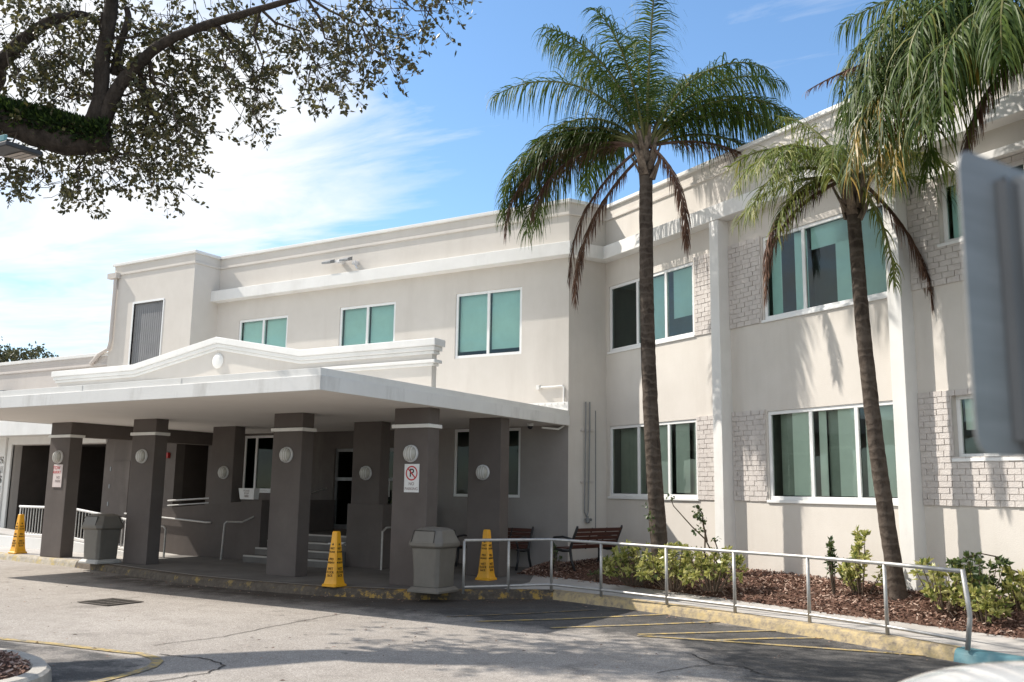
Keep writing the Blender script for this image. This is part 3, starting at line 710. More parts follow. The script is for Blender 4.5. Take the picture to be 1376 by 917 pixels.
q = MB(); q.tube([(TXL+.16,TY-.07,7.9),(TXL+.16,TY-.07,5.95),(TXL+.1,TY-.07,5.75),(TXL-.35,TY-.05,5.62),(TXL-.75,TY-.02,5.35)], .055); q.build('pipe', stucco2, t)
q = MB(); q.box(TXL-.12,TXL+.30,TY-.16,TY-.01,7.86,8.02); q.build('scupper_head', stucco2, t)
q = MB(); q.box(-29.5,-28.9,16.6,16.94,4.25,4.72); q.box(-29.4,-29.0,16.5,16.6,4.1,4.25); tag(q.build('utility_box', greymetal, None, bevel=.01), 'grey utility box on the annex wall at the left edge','utility box')

# ------------------------------------------------------------------ ground
def sheet(name, pts, z, m, kind='structure'):
    q = MB(); q.add([(p[0],p[1],z) for p in pts], [tuple(range(len(pts)))]); o = q.build(name, m); o['kind'] = kind; return o
sheet('ground', [(-400,-400),(400,-400),(400,400),(-400,400)], -.02, far_m)
KP = [(-60,13.1),(-30,13.05),(-22.0,13.0),(-18.8,12.8),(-16.2,12.3),(-14.2,11.98),(-12.6,11.92),(-11.1,12.05),(-9.4,12.6),(-8.3,13.6),(-7.6,14.05),(-6.33,13.75),(-4.66,13.2),(-2.93,12.5),(-1.24,11.66),(2.5,9.6),(8,6.6),(25,-2.8)]
# driveway: one sheet, the newer dark surfacing recorded as a per-vertex surfacing mask
BAY = [(-14.0,11.75),(-12.2,11.35),(-10.6,11.3),(-9.2,11.1),(-7.9,10.95),(-6.6,11.1),(-5.4,11.3),(-4.5,11.0),(-3.7,10.4),(-3.1,9.4),(-2.2,8.0),(-1.0,6.0),(.4,4.0),(2,1.5),(4.5,-1.5),(9,-8),(14,-8),(14,6)]+[(p[0],p[1]+.2) for p in KP[5:16]][::-1]
COR = [(-24,6.35),(-10.85,6.46),(-9.06,6.66),(-8.5,6.70),(-8.15,6.5),(-7.95,6.1),(-7.72,5.6),(-7.5,4),(-7.2,-3),(-24,-3)]
def segd(px_, py_, pts, closed=True):
    d = 1e9; ins = False; n = len(pts)
    for i in range(n if closed else n-1):
        x0,y0 = pts[i]; x1,y1 = pts[(i+1)%n]
        dx,dy = x1-x0,y1-y0; L2 = dx*dx+dy*dy; t = max(0,min(1,((px_-x0)*dx+(py_-y0)*dy)/L2)); d = min(d,(px_-x0-t*dx)**2+(py_-y0-t*dy)**2)
        if closed and (y0 > py_) != (y1 > py_) and px_ < dx*(py_-y0)/dy+x0: ins = not ins
    return math.sqrt(d)*(1 if ins else -1)
gx = [-60,-45,-34,-27,-24]+[-22+.2*i for i in range(126)]+[4,6,9,14,25]
gyv = [-20,-12,-6,-2,0,1.5]+[3+.17*i for i in range(68)]+[15,16]
vs, dk, stain_shade = [], [], []
for y in gyv:
    for x in gx:
        vs.append((x,y,0)); a = segd(x,y,BAY); c = segd(x,y,COR)
        dk.append(max(0,min(1,.5+a/2.4), .5+max(-.5,min(.10,c/.16)))); stain_shade.append(max(0,min(1,1.35-max(0,-segd(x,y,[(p[0],p[1]) for p in KP[3:10]],False))/1.35))*max(0,min(1,(x+18.2)/2)) if -18.2 < x < -6 and y > 9 else 0)
nx = len(gx); q = MB(); q.add(vs,[(j*nx+i,j*nx+i+1,(j+1)*nx+i+1,(j+1)*nx+i) for j in range(len(gyv)-1) for i in range(nx-1)])
m, nt, out = nodes('driveway_surfacing')
p = N(nt,'ShaderNodeBsdfPrincipled'); p.inputs['Roughness'].default_value=.9; p.inputs['Specular IOR Level'].default_value=.25
at = N(nt,'ShaderNodeAttribute'); at.attribute_name='surfacing'; at2 = N(nt,'ShaderNodeAttribute'); at2.attribute_name='kerb_stain_shade'
pale = mixc(nt, ramp(nt,noise(nt,2.0,7,.72),[(.48,(0,)),(.74,(.7,))]), ramp(nt,noise(nt,.4,6,.65),[(.35,(.325,.292,.258)),(.65,(.40,.365,.328))]), (.245,.218,.192))
dark = mixc(nt, ramp(nt,noise(nt,2.6,7,.72),[(.5,(0,)),(.74,(.6,))]), ramp(nt,noise(nt,.7,6,.65),[(.35,(.058,.056,.055)),(.65,(.105,.10,.096))]), (.17,.16,.148))
def addm(a, b, k, op='MULTIPLY_ADD'):
    n_ = N(nt,'ShaderNodeMath',operation=op); nt.links.new(a,n_.inputs[0]); n_.inputs[1].default_value=k
    if hasattr(b,'links'): nt.links.new(b,n_.inputs[2])
    else: n_.inputs[2].default_value=b
    return n_.outputs[0]
nz1 = addm(noise(nt,1.1,8,.72),-.65,1.3); msk = addm(nz1,at.outputs['Fac'],1.0); 
mskr = ramp(nt,msk,[(.36,(0,)),(.5,(.45,)),(.66,(1,))])
c0_ = mixc(nt,mskr,pale,dark)
c0_ = mixc(nt, ramp(nt,noise(nt,1.15,4,.55),[(.60,(0,)),(.70,(.45,))]), c0_, (.13,.115,.10))
c0_ = mixc(nt, ramp(nt,noise(nt,5.5,3,.5),[(.68,(0,)),(.74,(.6,))]), c0_, (.11,.10,.09))
stain_shade_mul = N(nt,'ShaderNodeMath',operation='MULTIPLY'); nt.links.new(at2.outputs['Fac'],stain_shade_mul.inputs[0]); nt.links.new(ramp(nt,noise(nt,1.7,6,.7),[(.34,(.45,)),(.56,(1,))]),stain_shade_mul.inputs[1])
c1_ = mixc(nt,stain_shade_mul.outputs[0],c0_,(.072,.058,.048))  # brown kerb stain, also painting the canopy's shadow darker
vv = N(nt,'ShaderNodeTexVoronoi'); vv.inputs['Scale'].default_value=95; tc_ = N(nt,'ShaderNodeTexCoord'); nt.links.new(tc_.outputs['Object'],vv.inputs['Vector'])
g_m = nt.nodes.new('ShaderNodeMix'); g_m.data_type='RGBA'; g_m.blend_type='MULTIPLY'; g_m.inputs[0].default_value=.8; nt.links.new(c1_,g_m.inputs[6]); nt.links.new(ramp(nt,vv.outputs['Color'],[(0,(.5,)),(.7,(1.1,)),(1,(1.7,))]),g_m.inputs[7])
nt.links.new(g_m.outputs[2],p.inputs['Base Color']); nt.links.new(bump(nt,noise(nt,70,3,.8),.6,.012),p.inputs['Normal']); nt.links.new(p.outputs[0],out.inputs[0])
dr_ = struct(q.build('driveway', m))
for nm_, dat in (('surfacing',dk),('kerb_stain_shade',stain_shade)):
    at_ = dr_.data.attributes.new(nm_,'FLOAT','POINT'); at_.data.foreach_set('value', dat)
# kerb with a rounded top edge
def kerb(pts, zt, mats, seg_mat, w=.17, name='kerb'):
    q = MB(); P = []
    for i in range(len(pts)-1):
        a, b = Vector(pts[i]), Vector(pts[i+1]); n = max(1,int((b-a).length/.45))
        for k in range(n): P.append((a.lerp(b,k/n), i))
    P.append((Vector(pts[-1]), len(pts)-2))
    rows = []
    for i,(p,s) in enumerate(P):
        a = P[max(0,i-1)][0]; b = P[min(len(P)-1,i+1)][0]; d = (b-a).normalized(); n = Vector((-d.y,d.x))
        j = random.uniform(-.012,.012); h = zt+random.uniform(-.010,.004)
        prof = [(-.03+j,-.01),(j,h-.05),(.02+j,h-.015),(.05,h),(w,zt+.006)]
        rows.append([(*(p+n*o),z) for o,z in prof])
    for i in range(len(rows)-1):
        q.cur = seg_mat(P[i][1])
        for k in range(len(rows[0])-1): q.add([rows[i][k],rows[i+1][k],rows[i+1][k+1],rows[i][k+1]],[(0,1,2,3)])
    return struct(q.build(name, mats, smooth=False))
kerb(KP, .142, [kerbm, kerbgrey, tealm, kerbplain, kerbpale, kerbdark], lambda s: 4 if s < 3 else 5 if s < 7 else 1 if s < 10 else 0 if s < 14 else 2 if s < 15 else 3)
# pavement and portico floor
wk = [(p[0],p[1]) for p in KP]
offs = []
for i,p in enumerate(KP):
    a = Vector(KP[max(0,i-1)]); b = Vector(KP[min(len(KP)-1,i+1)]); d = (b-a).normalized(); offs.append((Vector(p)+Vector((-d.y,d.x))*.15)[:])
sheet('pavement', offs+[(30,14),(30,40),(-60,40)], .148, walk_m)
pf = [o for o in offs[3:10]]
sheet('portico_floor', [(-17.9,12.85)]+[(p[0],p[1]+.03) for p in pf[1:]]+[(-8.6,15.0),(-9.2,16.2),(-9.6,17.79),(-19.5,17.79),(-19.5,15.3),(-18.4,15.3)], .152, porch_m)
# painted lines
def line(pts, w, m, name='painted_line', z=.0085):
    q = MB(); V = [Vector((p[0],p[1])) for p in pts]
    L_ = []; Rr = []
    for i,p in enumerate(V):
        a = V[max(0,i-1)]; b = V[min(len(V)-1,i+1)]; d = (b-a).normalized(); n = Vector((-d.y,d.x))
        L_.append((*(p+n*w/2),z)); Rr.append((*(p-n*w/2),z))
    for i in range(len(V)-1): q.quad(Rr[i],Rr[i+1],L_[i+1],L_[i])
    return struct(q.build(name, m))
def pxl(pts, w, m, z=.0085): return line([gz(u,v,0) for u,v in pts], w, m, z=z)
pxl([(856,855),(950,861),(1100,871.5),(1200,878.5),(1284,884.5)], .10, linem)
pxl([(963,861),(1040,858.6),(1130,858)], .09, linem, .0087)
pxl([(858,853.5),(960,850.5),(1058,847.6)], .09, linem, .0089)
pxl([(740,844.5),(860,840.5),(981,835.5)], .09, linem)
pxl([(640,836),(760,832.5),(898,826)], .09, linem)
pxl([(600,829.5),(700,825.5),(800,820)], .07, linefaint)
pxl([(-60,856),(0,859),(80,867),(150,875.5),(190,879.5),(208,885),(212,890),(204,897),(180,905),(120,920),(60,935)], .11, linem)
# cracks
def crack(pts, w=.014):
    V = [gz(u,v,0) for u,v in pts]; out = []
    for i in range(len(V)-1):
        for k in range(8): p = V[i].lerp(V[i+1],k/8); out.append((p.x+random.uniform(-.025,.025), p.y+random.uniform(-.025,.025)))
    out.append((V[-1].x,V[-1].y)); line(out, w, crackm, 'asphalt_crack', .0062)
crack([(205,868),(300,856),(400,836),(470,823)],.016); crack([(215,880),(280,886),(303,895),(280,905),(200,917)],.02); crack([(930,880),(960,893),(1000,897),(1020,906)],.02); crack([(880,905),(960,893)],.014); crack([(1020,906),(1060,912)],.016)
# drain grate
t = thing('drain_grate', 'dark iron storm drain grate set flush in the pale driveway', 'drain', (-12.85,9.4,0))
q = MB(); q.box(-13.2,-12.5,9.1,9.7,.0045,.0095); q.build('pit', crackm, t)
q = MB()
q.box(-13.22,-12.48,9.08,9.12,.01,.018); q.box(-13.22,-12.48,9.68,9.72,.01,.018); q.box(-13.22,-13.18,9.12,9.68,.01,.018); q.box(-12.52,-12.48,9.12,9.68,.01,.018)
for i in range(7): x = -13.12+i*.09; q.box(x,x+.022,9.12,9.68,.0105,.0185)
for i in range(2): y = 9.30+i*.19; q.box(-13.18,-12.52,y,y+.022,.011,.019)
q.build('bars', mat('rusty_iron', (.10,.085,.07), (.16,.14,.12), 20, .8, metal=.3), t)

# mulch bed: rises from the pavement to the wall
EDGE = [(-9.75,16.9,.155),(-9.55,16.35,.155),(-8.46,16.10,.155),(-5.95,15.14,.155),(-4.49,14.54,.155),(-3.23,13.95,.155),(-1.78,13.38,.155),(-.61,12.85,.155),(2.5,11.2,.155),(7,8.8,.155)]
BACK = [(-9.7,17.79,.27),(-9.28,17.79,.28),(-8.82,18.68,.36),(-6.4,17.37,.45),(-5.05,16.62,.46),(-3.5,15.76,.46),(-2.0,14.93,.46),(-.8,14.27,.46),(2.2,12.6,.46),(6.4,10.27,.46)]
def bedpt(s, t):
    i = min(int(s),len(EDGE)-2); f = s-i
    a = Vector(EDGE[i]).lerp(Vector(EDGE[i+1]),f); b = Vector(BACK[i]).lerp(Vector(BACK[i+1]),f)
    p = a.lerp(b,t); p.z = a.z+(b.z-a.z)*(1-(1-t)**1.6); return p
q = MB(); NS, NT = 150, 22; vs = []
for i in range(NS+1):
    for j in range(NT+1):
        p = bedpt(i/NS*(len(EDGE)-1.001), j/NT); 
        if 0 < j < NT: p.z += random.uniform(-.02,.03)
        if j == 0: p += Vector((random.uniform(-.04,.04),random.uniform(-.04,.04),-.004))
        vs.append(p)
q.add(vs, [(i*(NT+1)+j,(i+1)*(NT+1)+j,(i+1)*(NT+1)+j+1,i*(NT+1)+j+1) for i in range(NS) for j in range(NT)])
mo = struct(q.build('planting_bed', mulchbed))
q = MB()
for i in range(15000):
    s = random.uniform(0,len(EDGE)-2.6); p = bedpt(s, random.random()**.85 if random.random() > .04 else random.uniform(-.12,.0)); 
    L_ = random.uniform(.025,.085); wd = random.uniform(.012,.03); a = random.uniform(0,6.28); tl = random.gauss(0,.4); rl_ = random.gauss(0,.5)
    d = Vector((math.cos(a)*math.cos(tl),math.sin(a)*math.cos(tl),math.sin(tl))); sd = Vector((-math.sin(a),math.cos(a),0))*math.cos(rl_)+Vector((0,0,math.sin(rl_)))
    p.z += random.uniform(.005,.04)
    q.add([p-d*L_/2-sd*wd/2,p+d*L_/2-sd*wd/2*.6,p+d*L_/2+sd*wd/2,p-d*L_/2+sd*wd/2*.8],[(0,1,2,3)])
tag(q.build('bark_mulch', mulchm), 'red brown bark mulch chips over the planting bed','mulch', kind='stuff')
# fallen leaves and grit on the driveway
q = MB()
for i in range(420):
    if random.random() < .45:
        i_ = random.randint(3,13); a = Vector(KP[i_]).lerp(Vector(KP[i_+1]),random.random()); x,y = a.x+random.gauss(0,.1), a.y-.1-abs(random.gauss(0,.25)); 
    else: x,y = random.uniform(-17,-1), random.uniform(5.5,11.5)
    s = random.uniform(.01,.032); a = random.uniform(0,6.28); h = random.uniform(.002,.014)
    q.add([(x+s*math.cos(a),y+s*math.sin(a),.013),(x+s*.4*math.cos(a+1.6),y+s*.4*math.sin(a+1.6),.013+h),(x-s*math.cos(a),y-s*math.sin(a),.014),(x-s*.4*math.cos(a+1.6),y-s*.4*math.sin(a+1.6),.013+h*.5)],[(0,1,2,3)])
tag(q.build('leaf_litter', mulchm), 'scattered dry leaves and grit on the driveway','leaf litter', kind='stuff')
# tall end of the kerbed island at the lower left
isl = thing('kerbed_island', 'round concrete kerb ring around mulch at the lower left corner', 'island', (-9.2,4.6,0))
q = MB(); cen = Vector((-9.35,4.75)); n = 40; rows = []
for k in range(n):
    a = 2*math.pi*k/n; d = Vector((math.cos(a)*1.55,math.sin(a)*1.0)); dn = d.normalized(); j = random.uniform(-.01,.01)
    rows.append([(*(cen+d+dn*(.02+j)),-.01),(*(cen+d+dn*j),.11),(*(cen+d-dn*.03),.135+j*.4),(*(cen+d-dn*.16),.135+j*.4),(*(cen+d-dn*.19),.10)])
for k in range(n):
    for i in range(4): q.add([rows[k][i],rows[(k+1)%n][i],rows[(k+1)%n][i+1],rows[k][i+1]],[(0,1,2,3)])
q.build('kerb_ring', kerbplain, isl)
q = MB(); q.add([(*(cen+Vector((math.cos(2*math.pi*k/n)*1.37,math.sin(2*math.pi*k/n)*.83))),.115) for k in range(n)],[tuple(range(n))]); q.build('soil', mulchbed, isl)
q = MB()
for i in range(2500):
    a = random.uniform(0,6.28); r = math.sqrt(random.random()); p = Vector((cen.x+1.36*r*math.cos(a),cen.y+.82*r*math.sin(a),.125+random.uniform(0,.04)+.04*(1-r)))
    L_ = random.uniform(.03,.09); wd = random.uniform(.012,.03); a = random.uniform(0,6.28); tl = random.gauss(0,.45)
    d = Vector((math.cos(a)*math.cos(tl),math.sin(a)*math.cos(tl),math.sin(tl))); sd = Vector((-math.sin(a),math.cos(a),random.gauss(0,.4)))
    q.add([p-d*L_/2-sd*wd/2,p+d*L_/2-sd*wd/2,p+d*L_/2+sd*wd/2,p-d*L_/2+sd*wd/2],[(0,1,2,3)])
mm_ = q.build('mulch', mulchm, isl); mm_['kind'] = 'stuff'

# ------------------------------------------------------------------ tubular guard railing along the kerb
gr = thing('guard_railing', 'galvanised tubular guard railing along the yellow kerb with a bent end post', 'railing', (-5,13.4,.15))
RP = [(-8.54,12.74),(-7.62,14.02),(-6.58,13.78),(-5.32,13.42),(-4.17,13.08),(-3.06,12.72),(-2.02,12.20),(-1.10,11.58)]
ZR = .985
q = MB(); q.tube([(RP[0][0],RP[0][1],ZR)]+[(x,y,ZR) for x,y in RP[1:]], .025, 10); q.build('top_rail', metal, gr, smooth=True)
q = MB(); q.tube([(x,y,.245) for x,y in RP], .021, 10); q.build('bottom_rail', metal, gr, smooth=True)
mid = ((RP[0][0]+RP[1][0])/2,(RP[0][1]+RP[1][1])/2)
for x,y in [RP[0],mid]+RP[1:-1]:
    q = MB(); q.tube([(x,y,.14),(x,y,ZR-.01)], .024, 10); q.build('post', metal, gr, smooth=True)
x,y = RP[-1]; e = VRh*.055
q = MB(); q.tube([(x,y,.14),(x+e.x*.9,y+e.y*.9,.48),(x+e.x*.9,y+e.y*.9,.54),(x,y,ZR+.02)], .028, 10); q.build('post', metal, gr, smooth=True)

# ------------------------------------------------------------------ wet floor cones
def cone(x, y, z, rz=0.0, label=''):
    t = thing('safety_cone', label, 'safety cone', (x,y,z), 'tall yellow wet floor cones')
    prof = [(.158,0),(.158,.03),(.142,.045),(.122,.12),(.058,.86),(.054,.90),(.042,.915)]
    q = MB(); rings = []
    for w_,h in prof:
        c = w_*.25 if h > .04 else w_*.16
        ring = [(w_-c,-w_),(w_,-w_+c),(w_,w_-c),(w_-c,w_),(-w_+c,w_),(-w_,w_-c),(-w_,-w_+c),(-w_+c,-w_)]
        rings.append([(x+a,y+b,z+h) for a,b in ring])
    q.loft(rings); q.build('body', conem, t)
    for face in (0,1,2,3):
        rot = Matrix.Rotation(face*math.pi/2,3,'Z'); X = rot@Vector((1,0,0)); Nn = rot@Vector((0,-1,0))
        sl = (.122-.058)/.74; Zd = Vector((0,0,1)) - Nn*sl
        pos = lambda h: Vector((x,y,z+h)) + Nn*(.122-(h-.12)*sl+.0025)
        def tt(s,h,size): text_on('lettering', s, size, pos(h), X, Zd, inkm, t, squash=.80)
        for s,h,size in (('WET',.625,.055),('FLOOR',.57,.046),('PISO',.45,.056),('MOJADO',.395,.042),('WET',.29,.066),('FLOOR',.235,.058),('SLICK',.18,.054)):
            tt(s,h,size)
        q = MB(); h = .70; tri = [(-.022,-.018),(.022,-.018),(0,.025)]
        q.add([pos(h)+X*a+Zd.normalized()*b for a,b in tri],[(0,1,2)]); q.build('warning_mark', inkm, t)
    return t
c1 = cone(-10.85,12.25,.152,label='tall yellow wet floor cone in front of the steps beside the third column')
copy_tree(c1,(-9.45,14.85,.152),'tall yellow wet floor cone behind the guard railing at the back column')
copy_tree(c1,(-21.65,13.2,.152),'tall yellow wet floor cone in the sun at the far left picket railing')

# ------------------------------------------------------------------ litter bins
def bin_(x, y, z, label):
    t = thing('litter_bin', label, 'litter bin', (x,y,z), 'square taupe litter bins with swing lids')
    def ring(w_,h,c=.05): return [(x+a,y+b,z+h) for a,b in [(w_-c,-w_),(w_,-w_+c),(w_,w_-c),(w_-c,w_),(-w_+c,w_),(-w_,w_-c),(-w_,-w_+c),(-w_+c,-w_)]]
    q = MB(); q.loft([ring(.315,0,.03),ring(.315,.035,.03),ring(.265,.085,.03)]); q.build('base', binbase if x < -15 else binm, t, bevel=.006)
    q = MB(); q.loft([ring(.252,.086),ring(.262,.4),ring(.285,.745)]); bo = q.build('body', binm, t, bevel=.008)
    q = MB()
    for rot in range(4):
        M = Matrix.Rotation(rot*math.pi/2,3,'Z')
        b = [M@Vector(p) for p in ((-.19,-.2545,.12),(.19,-.2545,.12),(.19,-.25,.12),(-.19,-.25,.12))]; tp = [M@Vector(p) for p in ((-.20,-.277,.66),(.20,-.277,.66),(.20,-.262,.66),(-.20,-.262,.66))]
        q.hexa([(x+p.x,y+p.y,z+p.z) for p in b],[(x+p.x,y+p.y,z+p.z) for p in tp])
    q.build('side_panel', binm, bo, bevel=.006)
    q = MB(); q.loft([ring(.30,.70,.07),ring(.335,.735,.08),ring(.338,.79,.09),ring(.30,.88,.10),ring(.265,.985,.10),ring(.20,1.02,.09),ring(.09,1.035,.04)]); li = q.build('lid', binm, t, bevel=.01)
    for sgn in (-1,1):
        q = MB(); q.hexa([(x-.215,y+sgn*.335,z+.80),(x+.215,y+sgn*.335,z+.80),(x+.215,y+sgn*.30,z+.80),(x-.215,y+sgn*.30,z+.80)],[(x-.20,y+sgn*.277,z+.975),(x+.20,y+sgn*.277,z+.975),(x+.20,y+sgn*.25,z+.975),(x-.20,y+sgn*.25,z+.975)]); q.build('flap', binm, li, bevel=.01)
        q = MB(); y1 = y+sgn*.341
        q.tube([(x-.225,y1,z+.797),(x-.208,y+sgn*.280,z+.980),(x+.208,y+sgn*.280,z+.980),(x+.225,y1,z+.797)], .006, 6); q.build('flap_gap', inkm, li)
    return t
bin_(-9.05,12.62,.152,'taupe litter bin with rounded lid in front of the no parking column')
bin_(-17.85,12.72,.152,'taupe litter bin with pale base between the two left columns')

# ------------------------------------------------------------------ benches
def bench(label, origin, th, L_=1.55):
    ox, oy, oz = origin; d = Vector((math.cos(th),math.sin(th),0)); s = Vector((-d.y,d.x,0))
    t = thing('park_bench', label, 'bench', origin, 'red slat benches by the entrance')
    O = Vector(origin); P = lambda l,qq,h: O+d*l+s*qq+Vector((0,0,h))
    for l in (.04,L_-.04):
        q = MB()
        q.tube([P(l,-.03,0),P(l,.06,.22),P(l,.10,.42),P(l,.02,.62),P(l,-.09,.84),P(l,-.10,.88)], [.028,.026,.03,.028,.026,.02], 8)
        q.tube([P(l,.60,0),P(l,.53,.2),P(l,.52,.40)], [.028,.025,.03], 8)
        q.tube([P(l,.08,.40),P(l,.30,.385),P(l,.56,.42)], .028, 8)
        q.tube([P(l,.03,.62),P(l,.3,.66),P(l,.54,.64),P(l,.60,.58),P(l,.55,.50),P(l,.52,.42)], .022, 8)
        q.build('end_frame', black, t, smooth=True)
    for l in (L_*.345,L_*.655):
        q = MB(); q.tube([P(l,.10,.42),P(l,.02,.62),P(l,-.09,.84)], .016, 6); q.build('back_strut', black, t)
    nseg = 3
    q = MB()
    for i in range(5):
        h = .44+i*.082; qq = .085-.185*((h-.44)/.4)
        e = Vector((0,0,.066))+s*-.03
        a = P(.06,qq,h); b = P(L_-.06,qq,h); n_ = s*.012+Vector((0,0,.005))
        q.hexa([a-n_,b-n_,b+n_,a+n_],[a-n_+e,b-n_+e,b+n_+e,a+n_+e])
    q.build('back_slats', redwood, t, bevel=.004)
    q = MB()
    for i in range(6):
        qq = .12+i*.074; a = P(.06,qq,.425); b = P(L_-.06,qq,.425); wv = s*.062; hv = Vector((0,0,.025))
        q.hexa([a,b,b+wv,a+wv],[a+hv,b+hv,b+wv+hv,a+wv+hv])
    q.build('seat_slats', redwood, t, bevel=.004)
bench('red slat bench with black iron frame standing in the mulch at the return wall', (-8.50,16.50,.24), R(74), 1.42)
bench('dark red bench in the shade under the ground floor window behind the columns', (-9.98,17.5,.152), R(180), 1.6)

# ------------------------------------------------------------------ palms
def frond(q, qr, O, phi, e0, L_, bend, ll, nl=80, droop=1.0, sag=.9, dens=1.0, collapsed=False, twist=0, lw=.0128):
    h = (VRh*math.cos(phi)+VDh*math.sin(phi)); up = Vector((0,0,1))
    n = 26; pts = [Vector(O)]; dirs = []
    for i in range(n):
        t = i/n; ang = e0 - bend*(t**1.25); ang = max(ang, R(-88))
        d = h*math.cos(ang)+up*math.sin(ang); dirs.append(d); pts.append(pts[-1]+d*L_/n)
    dirs.append(dirs[-1])
    qr.tube(pts, [.030*(1-i/n)**.8+.005 for i in range(n+1)], 5)
    side0 = h.cross(up).normalized()
    m = int(nl*dens)
    for k in range(m):
        t = .14+.86*(k/(m-1)); fi = t*n; i = min(int(fi),n-1); p = pts[i].lerp(pts[i+1],fi-i); d = dirs[i]
        pl = ll*(math.sin(math.pi*min(1,max(0,(t-.08)/1.02)))**.55)*(1-.35*t)+.10
        for sg in (-1,1):
            if random.random() < .06: continue
            el = random.uniform(-.7,.95); 
            nrm = side0.cross(d).normalized()
            s = (side0*sg*math.cos(el)+nrm*math.sin(el)).normalized()
            if collapsed: l0 = (d*.85+s*.55-up*.2).normalized()
            else: l0 = (d*random.uniform(.35,.8)+s*random.uniform(.6,.95)).normalized()
            ln = pl*random.uniform(.75,1.12); wd = lw*random.uniform(.7,1.4); pp = p.copy(); dd = l0.copy(); segs = 5; row = []
            wv = dd.cross(nrm); 
            if wv.length < .1: wv = dd.cross(up)
            wv.normalize(); wv = (wv+nrm*random.uniform(-.6,.6)).normalized()
            for j in range(segs+1):
                f = j/segs; ww = wd*(.8 if collapsed else 1)*(1-f)**.6*(.6+.4*min(1,f*6)) if j < segs else .0015
                row.append((pp-wv*ww, pp+wv*ww))
                dd = (dd + Vector((0,0,-1))*sag*droop*(.22+.30*f)).normalized(); pp = pp+dd*ln/segs
            vs = [v for pr_ in row for v in pr_]
            q.add(vs,[(2*j,2*j+1,2*j+3,2*j+2) for j in range(segs)])
def palm(name, label, base, top, r0, r1, specs, bootr=.2, bark_m=None):
    t = thing(name, label, 'palm tree', base)
    B, T = Vector(base), Vector(top); q = MB(); pts = []; rs = []
    n = 70
    for i in range(n+1):
        f = i/n; p = B.lerp(T,f); b = math.sin(math.pi*f); p += VRh*(-.10*b*(T-B).length/8) 
        pts.append(p+Vector((random.uniform(-.004,.004),random.uniform(-.004,.004),0))); rs.append((r0+(r1-r0)*f)*(1+.06*math.exp(-f*25)*3)*(1+(.008 if i%2 else -.008)))
    q.tube(pts, rs, 18); q.build('trunk', palmbark, t, smooth=True)
    q = MB()   # old leaf bases
    for k in range(22):
        a = k*2.399; f = k/22; p = T+Vector((0,0,-.55+.75*f)); d = Vector((math.cos(a),math.sin(a),0)); w_ = Vector((-d.y,d.x,0))*.085*(1-.4*f)
        r = r1*1.02*(1-.25*f); ln = .34+.1*random.random(); o = p+d*r; e = o+d*(.16+.05*random.random())*(1-.3*f)+Vector((0,0,ln))
        q.hexa([o-w_-d*.03,o-w_+d*.02,o+w_+d*.02,o+w_-d*.03],[e-w_*.35-d*.02,e-w_*.35+d*.015,e+w_*.35+d*.015,e+w_*.35-d*.02])
    q.build('leaf_bases', boots, t)
    for sp in specs:
        phi,e0,L_,bend,kind = sp[:5]; kw = sp[5] if len(sp) > 5 else {}
        q, qr = MB(), MB(); O = T+Vector((0,0,.12+kw.get('dz',0)))+(VRh*math.cos(R(phi))+VDh*math.sin(R(phi)))*kw.get('out',.08)
        dead = kind == 'dead'
        frond(q,qr,O,R(phi),R(e0),L_,R(bend),kw.get('ll',.44 if dead else .98),kw.get('nl',130 if dead else 124),kw.get('droop',1.0),kw.get('sag',1.15 if dead else 1.65),collapsed=dead,lw=kw.get('lw',.0128))
        lm = {'green':palmleaf,'young':palmyoung,'yellow':palmyellow,'dead':deadleaf}[kind]
        fo = qr.build('dead_frond' if dead else 'frond', deadrachis if dead else rachism, t); q.build('leaflets', lm, fo)
        if kind == 'yellow': fo['label'] = 'yellowing drooping frond'
    return t
P1 = [(160,64,3.8,92,'green',{'ll':1.05,'sag':1.5}),(154,40,3.7,122,'green'),(161,32,3.8,128,'green'),(157,28,3.7,122,'green'),(150,44,3.5,135,'green'),(150,34,3.5,125,'green'),(146,22,3.5,115,'green'),
      (120,70,3.4,55,'green'),(95,82,3.2,34,'green',{'ll':1.05,'sag':1.5}),(160,76,3.3,55,'green',{'ll':1.05,'sag':1.5}),(30,74,3.2,70,'green',{'ll':1.05,'sag':1.5}),(-120,70,3.1,80,'green'),(70,72,3.4,62,'green'),(-90,80,3.3,40,'green'),(20,54,3.5,98,'green'),(2,42,3.5,98,'green'),(14,28,3.3,92,'green'),(8,58,3.4,104,'green'),(-8,50,3.3,104,'green'),(-14,62,3.0,92,'green'),
      (-40,66,3.0,112,'green'),(-150,72,3.1,78,'green'),(138,28,3.4,118,'green'),(110,40,3.1,96,'green'),(140,52,3.2,96,'green'),
      (158,14,2.9,100,'dead',{'ll':.5}),(160,-35,3.0,60,'dead',{'ll':.5}),(-60,-40,2.5,60,'dead',{'ll':.5}),(2,14,2.8,72,'dead',{'ll':.42}),(162,18,3.7,112,'dead',{'ll':.45}),(130,-25,3.4,70,'dead',{'dz':-.15,'ll':.45})]
palm('queen_palm', 'tall queen palm with full crown in front of the wing left bay', (-6.3,15.68,.28), (-6.50,15.62,8.2), .148, .122, P1)
